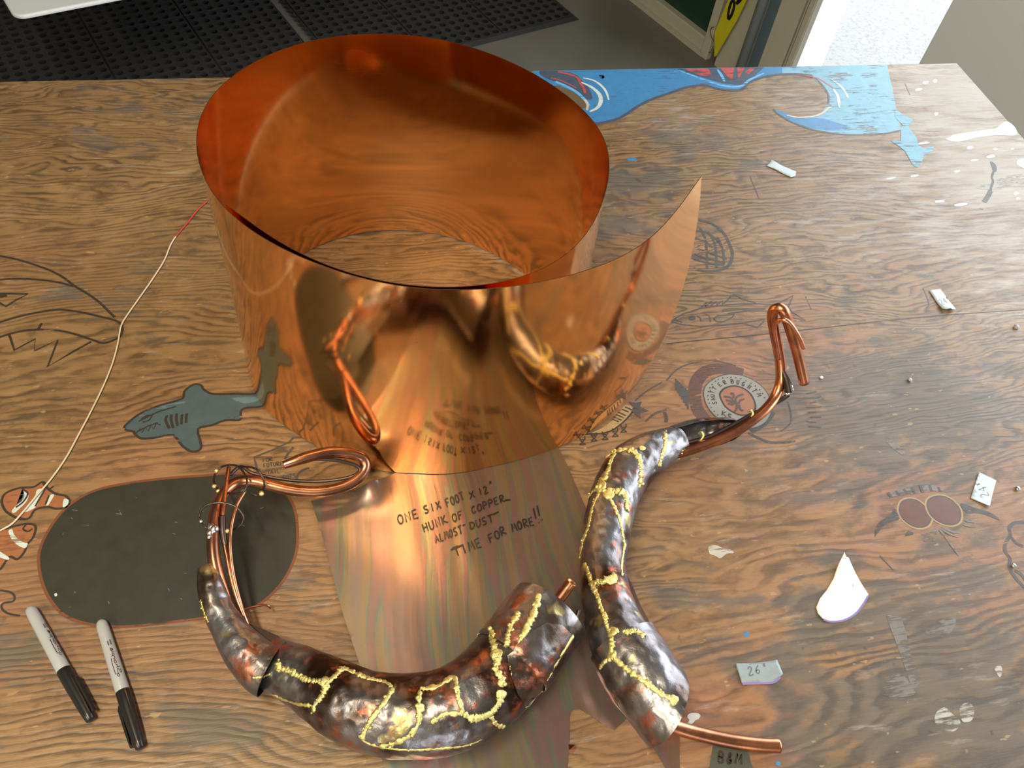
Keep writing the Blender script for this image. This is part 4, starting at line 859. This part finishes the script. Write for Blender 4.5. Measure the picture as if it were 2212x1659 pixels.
for st, w in (('1436,934 1438,948 1436,966 1428,990 1424,1007', .0020), ('1303,995 1317,981 1334,973 1352,971 1368,975 1380,987 1384,1005 1385,1024 1384,1041 1380,1053', .0026), ('1327,981 1320,995 1315,1012 1308,1026 1305,1034', .0021), ('1305,1034 1298,1046 1297,1060', .0045), ('1297,1050 1280,1062 1272,1075', .0015), ('1296,1063 1287,1079 1279,1099 1273,1128 1270,1141 1261,1163 1257,1179 1252,1206', .0018),
              ('1303,1069 1317,1060 1328,1060 1342,1062 1352,1072 1355,1084 1354,1104', .0030), ('1317,1075 1328,1096 1337,1118 1343,1140 1346,1159 1350,1178 1346,1194 1343,1221 1344,1244', .0015), ('1278,1263 1290,1259 1303,1256 1317,1250 1333,1244', .0030), ('1261,1217 1267,1227 1273,1244 1280,1266 1287,1279 1293,1296 1299,1316 1307,1331 1310,1350 1315,1363', .0020), ('1349,1366 1365,1363 1383,1367 1391,1376', .0028), ('1315,1358 1322,1388 1319,1412 1322,1420', .0025), ('1322,1418 1359,1449 1396,1475 1429,1499 1463,1514', .0022), ('1319,1422 1303,1432 1295,1445', .0018), ('1476,972 1470,985 1464,996', .0020)): seam(bB, st, hB, w)
for x, y, r in ((1298, 1052, .007), (1315, 1068, .006), (1388, 968, .0035), (1325, 1368, .006), (1322, 1415, .005), (1456, 1512, .0045), (1322, 1252, .0055), (1306, 1332, .003)): blob(bB, x, y, r, hB)
hook = wire3('1440,985 1480,975 1530,958 1580,937 1620,912 1652,886 1674,858 1685,828 1686,790 1680,750 1673,715 1669,690 1671,672 1682,666 1694,674 1703,698 1713,730 1724,770 1737,827', (.034, .037, .041, .046, .052, .058, .064, .075, .095, .118, .140, .157, .170, .177, .175, .160, .140, .116, .084))
tube('hook_tube', hook, .0061, M_tube, hB, 'copper tube bent up into a hook', 20, hollow=.2)
tube('hook_wire', wire3('1683,775 1676,735 1673,706 1680,694 1693,691 1706,698 1718,714 1728,732 1736,752', (.125, .150, .170, .182, .188, .186, .178, .168, .156)), .0025, M_rod, hB, 'thin copper strip inside the hook', 10)
tube('rod', wire3('1480,958 1530,944 1575,922 1620,898 1662,877 1690,862 1704,852', (.036, .042, .048, .054, .060, .064, .068)), .0026, M_rodold, hB, seg=10)
tube('brace', wire3('1685,780 1692,802 1700,824 1704,845', (.100, .092, .084, .074)), lambda t: .0016 + .0038 * t, M_rodold, hB, 'dark tapering brace under the hook', 8)
bm = bmesh.new()
for x, y, r, h in ((1707,836,.0034,.076), (1708,843,.0036,.073), (1700,850,.003,.07), (1687,782,.002,.102)): bmesh.ops.create_icosphere(bm, subdivisions=2, radius=r, matrix=Matrix.Translation(P(x, y, h)))
smooth(link('solder_lump', bm, M_solder, hB))
for x, y, h in ((1622, 894, .056), (1515, 941, .044)):
    tube('brass_tie', wire3(f'{x-6},{y-5} {x},{y-8} {x+4},{y} {x},{y+8} {x-5},{y+14}', (h, h + .004, h + .003, h, h - .004)), .0014, M_brass, hB, seg=8)
tube('foot_tube', wire3('1400,1528 1432,1558 1470,1574 1520,1588 1580,1601 1640,1609 1683,1611', (.030, .022, .016, .012, .010, .0095, .0095)), .0068, M_tube, hB, 'copper tube leaving the horn along the table', 20, hollow=.22)

# ------------------------------------------------------------------ markers
def marker(x0, y0, x1, y1, label, clip_ang, logo_ang):
    a, b = P(x0, y0, .0065), P(x1, y1, .0065); ax = (b - a); Lm = ax.length; ax.normalize(); sd = ax.cross(UPV).normalized(); root = empty('marker_pen', Vector((a.x, a.y, TZ)), label, 'marker', 'capped black markers')
    def pt(t, r, an): return a + ax * t + (sd * math.cos(an) + UPV * math.sin(an)) * r
    def lathe(name, prof, mat, lb=None):
        bm = bmesh.new(); rs = [[bm.verts.new(pt(t, r, 2 * math.pi * k / 28)) for k in range(28)] for t, r in prof]
        for A_, B_ in zip(rs, rs[1:]):
            for k in range(28): bm.faces.new((A_[k], A_[(k + 1) % 28], B_[(k + 1) % 28], B_[k]))
        bm.faces.new(rs[0]); bm.faces.new(rs[-1]); bmesh.ops.recalc_face_normals(bm, faces=bm.faces); o = smooth(link(name, bm, mat, root, lb)); return o
    k = Lm / .137
    lathe('barrel', [(0, .0008), (.0008 * k, .0026), (.003 * k, .0044), (.006 * k, .0052), (.012 * k, .0055), (.05 * k, .0060), (.078 * k, .0062), (.0795 * k, .0058)], M_grey)
    lathe('cap', [(.0785 * k, .0055), (.0788 * k, .0063), (.0800 * k, .0065), (.095 * k, .0064), (.118 * k, .0056), (.130 * k, .0049), (.1362 * k, .0043), (.137 * k, .0034)], M_black, 'black cap')
    bm = bmesh.new()
    pr = [(.090 * k, .0060, .0070, .0012), (.094 * k, .0060, .0086, .0017), (.118 * k, .0064, .0084, .0018), (.129 * k, .0066, .0080, .0018), (.132 * k, .0056, .0078, .0015)]
    rs = []
    for t, r0, r1, hw in pr:
        an = clip_ang; u = sd * math.cos(an) + UPV * math.sin(an); w = ax.cross(u); c = a + ax * t
        rs.append([bm.verts.new(c + u * r0 - w * hw), bm.verts.new(c + u * r1 - w * hw), bm.verts.new(c + u * r1 + w * hw), bm.verts.new(c + u * r0 + w * hw)])
    for A_, B_ in zip(rs, rs[1:]):
        for q in range(4): bm.faces.new((A_[q], A_[(q + 1) % 4], B_[(q + 1) % 4], B_[q]))
    bm.faces.new(rs[0]); bm.faces.new(rs[-1]); bmesh.ops.recalc_face_normals(bm, faces=bm.faces); link('clip', bm, M_black, root)
    # script lettering on the barrel, read from the cap towards the end
    bm = bmesh.new()
    WORD = ['.14,.95 .02,1.02 -.03,.8 .1,.6 .16,.35 .06,.1 -.06,.2', '.22,1.1 .22,0 .22,.35 .30,.5 .34,.05', '.50,.45 .42,.5 .38,.2 .44,0 .50,.15 .51,.5 .53,0', '.57,.5 .58,0 .58,.35 .66,.48', '.70,.5 .70,-.45 .70,.4 .78,.5 .80,.15 .71,.05', '.85,.5 .86,0', '.86,.75 .865,.8', '.91,.25 1.0,.35 .97,.52 .91,.35 .93,.02 1.04,.1', '-.05,-.55 .3,-.62 .62,-.5', '-.12,.3 -.16,.1 -.1,-.25 -.03,-.2 -.04,.1 -.12,.3']
    def on(x, y):
        t = (.062 - x * .026) * k; an = logo_ang + y * .55; return pt(t, .00618, an), (sd * math.cos(an) + UPV * math.sin(an))
    for st in WORD:
        q = cr_spline(pts(st), 4); line = [on(x, y) for x, y in q]
        ribbon3(bm, [p for p, _ in line], .00060, line[0][1])
    for r in range(2):
        for c in range(5 if r == 0 else 4):
            x = 1.16 + c * .045; line = [on(x, .45 - r * .7), on(x + .03, .75 - r * .7)]; ribbon3(bm, [p for p, _ in line], .0007, line[0][1])
    link('lettering', bm, M_ink, root)
marker(63, 1311, 197, 1556, 'grey marker lying further left, its lettering turned to the side', R_(150), R_(135))
marker(217, 1339, 304, 1617, 'grey marker lying nearer the horn, its lettering facing up', R_(-12), R_(105))

# ------------------------------------------------------------------ scraps, string, bits
def scrap(name, st, mat, label, cat, group=None, curl=None, thick=.0004, marks=(), edge=None, mw=.0011):
    bm = bmesh.new(); f = bm.faces.new([bm.verts.new(P(x, y, .0012)) for x, y in pts(st)]); c = f.calc_center_median()
    for dirv in (Vector((1, 0, 0)), Vector((0, 1, 0))):
        for k in range(-8, 9): bmesh.ops.bisect_plane(bm, geom=bm.verts[:] + bm.edges[:] + bm.faces[:], plane_co=c + dirv * k * .005, plane_no=dirv)
    def lift(v):
        z = .0012
        if curl:
            cx, cy, r, h = curl; w = P(cx, cy); d = (Vector((v.x, v.y, 0)) - Vector((w.x, w.y, 0))).length; z += h * max(0, 1 - d / r) ** 2
        return z
    for v in bm.verts: v.co.z = TZ + lift(v.co)
    bmesh.ops.recalc_face_normals(bm, faces=bm.faces); o = smooth(link(name, bm, mat)); mod(o, 'SOLIDIFY', thickness=thick, offset=0); tag(o, label, cat, group)
    def top(x, y): v = P(x, y, .0015); return Vector((v.x, v.y, TZ + lift(v) + thick * .5 + .0001))
    if marks:
        bm = bmesh.new()
        for m_ in marks: ribbon3(bm, [top(x, y) for x, y in m_], mw, UPV)
        link('pencil_figures', bm, M_pencil, o)
    if edge:
        bm = bmesh.new(); ribbon3(bm, [top(x, y) for x, y in cr_spline(pts(edge), 5)], .002, UPV); link('purple_edge', bm, M_pbl, o, 'purple inked edge')
    return o
scrap('paper_scrap', '1818,1199 1823,1208 1828,1209 1841,1231 1858,1258 1876,1284 1866,1302 1852,1322 1836,1334 1818,1341 1795,1343 1777,1336 1767,1325 1763,1312 1771,1293 1787,1273 1800,1250 1807,1226', M_paper, 'white pointed paper scrap with a purple edge lying right of the horn', 'paper', curl=(1818, 1199, .05, .008), edge='1875,1287 1866,1303 1852,1322 1836,1334 1818,1341 1795,1343 1779,1338', marks=[pts('1841,1262 1843,1268'), pts('1845,1240 1848,1241')], mw=.0006)
GT = 'tape scraps on the table'
scrap('tape_scrap', '1666,348 1719.6,371 1718,380 1709,383 1690,374 1674,365 1656,358', M_tape2, 'narrow pale tape scrap farthest back, below the blue wave', 'tape', GT, (1670, 350, .02, .003))
T2 = letters('24"', (2034, 660), (2056, 652), (-8, -12), 0)
scrap('tape_scrap', '2007,627 2031,624.6 2040,636 2063.5,669 2054,672 2041.5,671 2034,668 2029,661', M_tape2, 'pale tape scrap with a curled lower corner beside the plywood joint', 'tape', GT, (2048, 672, .022, .006), marks=T2, mw=.0008)
scrap('tape_scrap', '2115,1020 2152,1038 2136.7,1094.6 2097,1075.6', M_tape2, 'pale square tape scrap just above the painted mask strap', 'tape', GT, (2137, 1095, .02, .002), marks=letters('24"', (2136, 1072), (2124, 1035), (-16, 6), 0), mw=.0009)
scrap('tape_scrap', '1589,1432.7 1620,1433 1650,1430 1678.6,1425.4 1684,1440 1689.5,1457.6 1682,1465 1671,1472.8 1640,1475 1602.7,1476', M_tape, 'grey tape scrap with faded figures nearest the hooked horn foot', 'tape', GT, (1689, 1460, .02, .003), marks=letters('26"', (1616, 1460), (1662, 1449), (-4, -18), 0), edge='1604,1477 1640,1476 1671,1474 1684,1464', mw=.0013)
sl = wire3('448,434 428,452 404,482 382,508 368,530 355,562 330,602 300,645 272,685 262,703 258,722 254,745 243,785 225,830 200,882 172,935 143,988 110,1035 78,1072 48,1108 25,1132 0,1146 -40,1165', [.0019] * 23)
st_ = empty('string', P(260, 705), 'thin pale string with a red end lying along the left of the table', 'string')
nr = 26
tube('red_end', sl[:nr], .0011, M_red, st_, 'red end of the string', 8); tube('cord', sl[nr - 1:], .0010, M_string, st_, seg=8)
for k, (x, y, r, lb, m) in enumerate(((1966, 820, .0030, 'tiny grey pebble on the grey stained middle of the table', M_grey), (2196, 706, .0040, 'small grey pebble near the right edge, below the joint', M_grey), (2199, 1055, .0032, 'tiny shiny crumb right of the pale tape square', M_solder), (1775, 815, .0022, 'tiny white crumb beside the hanging tube end', M_paper), (2190, 1222, .0028, 'shiny crumb on the inked wavy outline', M_solder))):
    bm = bmesh.new(); bmesh.ops.create_icosphere(bm, subdivisions=2, radius=r)
    for v in bm.verts: v.co *= 1 + .3 * noise.noise(v.co * 300 + Vector((k * 5, 0, 0))); v.co.z *= .7
    bmesh.ops.translate(bm, vec=P(x, y, r * .6), verts=bm.verts); tag(smooth(link('pebble', bm, m)), lb, 'pebble', 'crumbs on the table')
bm = bmesh.new(); q = [(1228,1608,.002), (1242,1609,.006), (1244,1618,.002), (1236,1628,.002), (1230,1620,.005)]
f = bm.faces.new([bm.verts.new(P(*v)) for v in q]); bmesh.ops.triangulate(bm, faces=[f]); bmesh.ops.recalc_face_normals(bm, faces=bm.faces)
o = link('copper_chip', bm, M_rod); mod(o, 'SOLIDIFY', thickness=.0006); tag(o, 'small bent copper chip by the torn sheet edge', 'chip')
bm = bmesh.new(); q = [(1300,157,.004), (1312,165,.004), (1320,168,.002)]
bm.free()
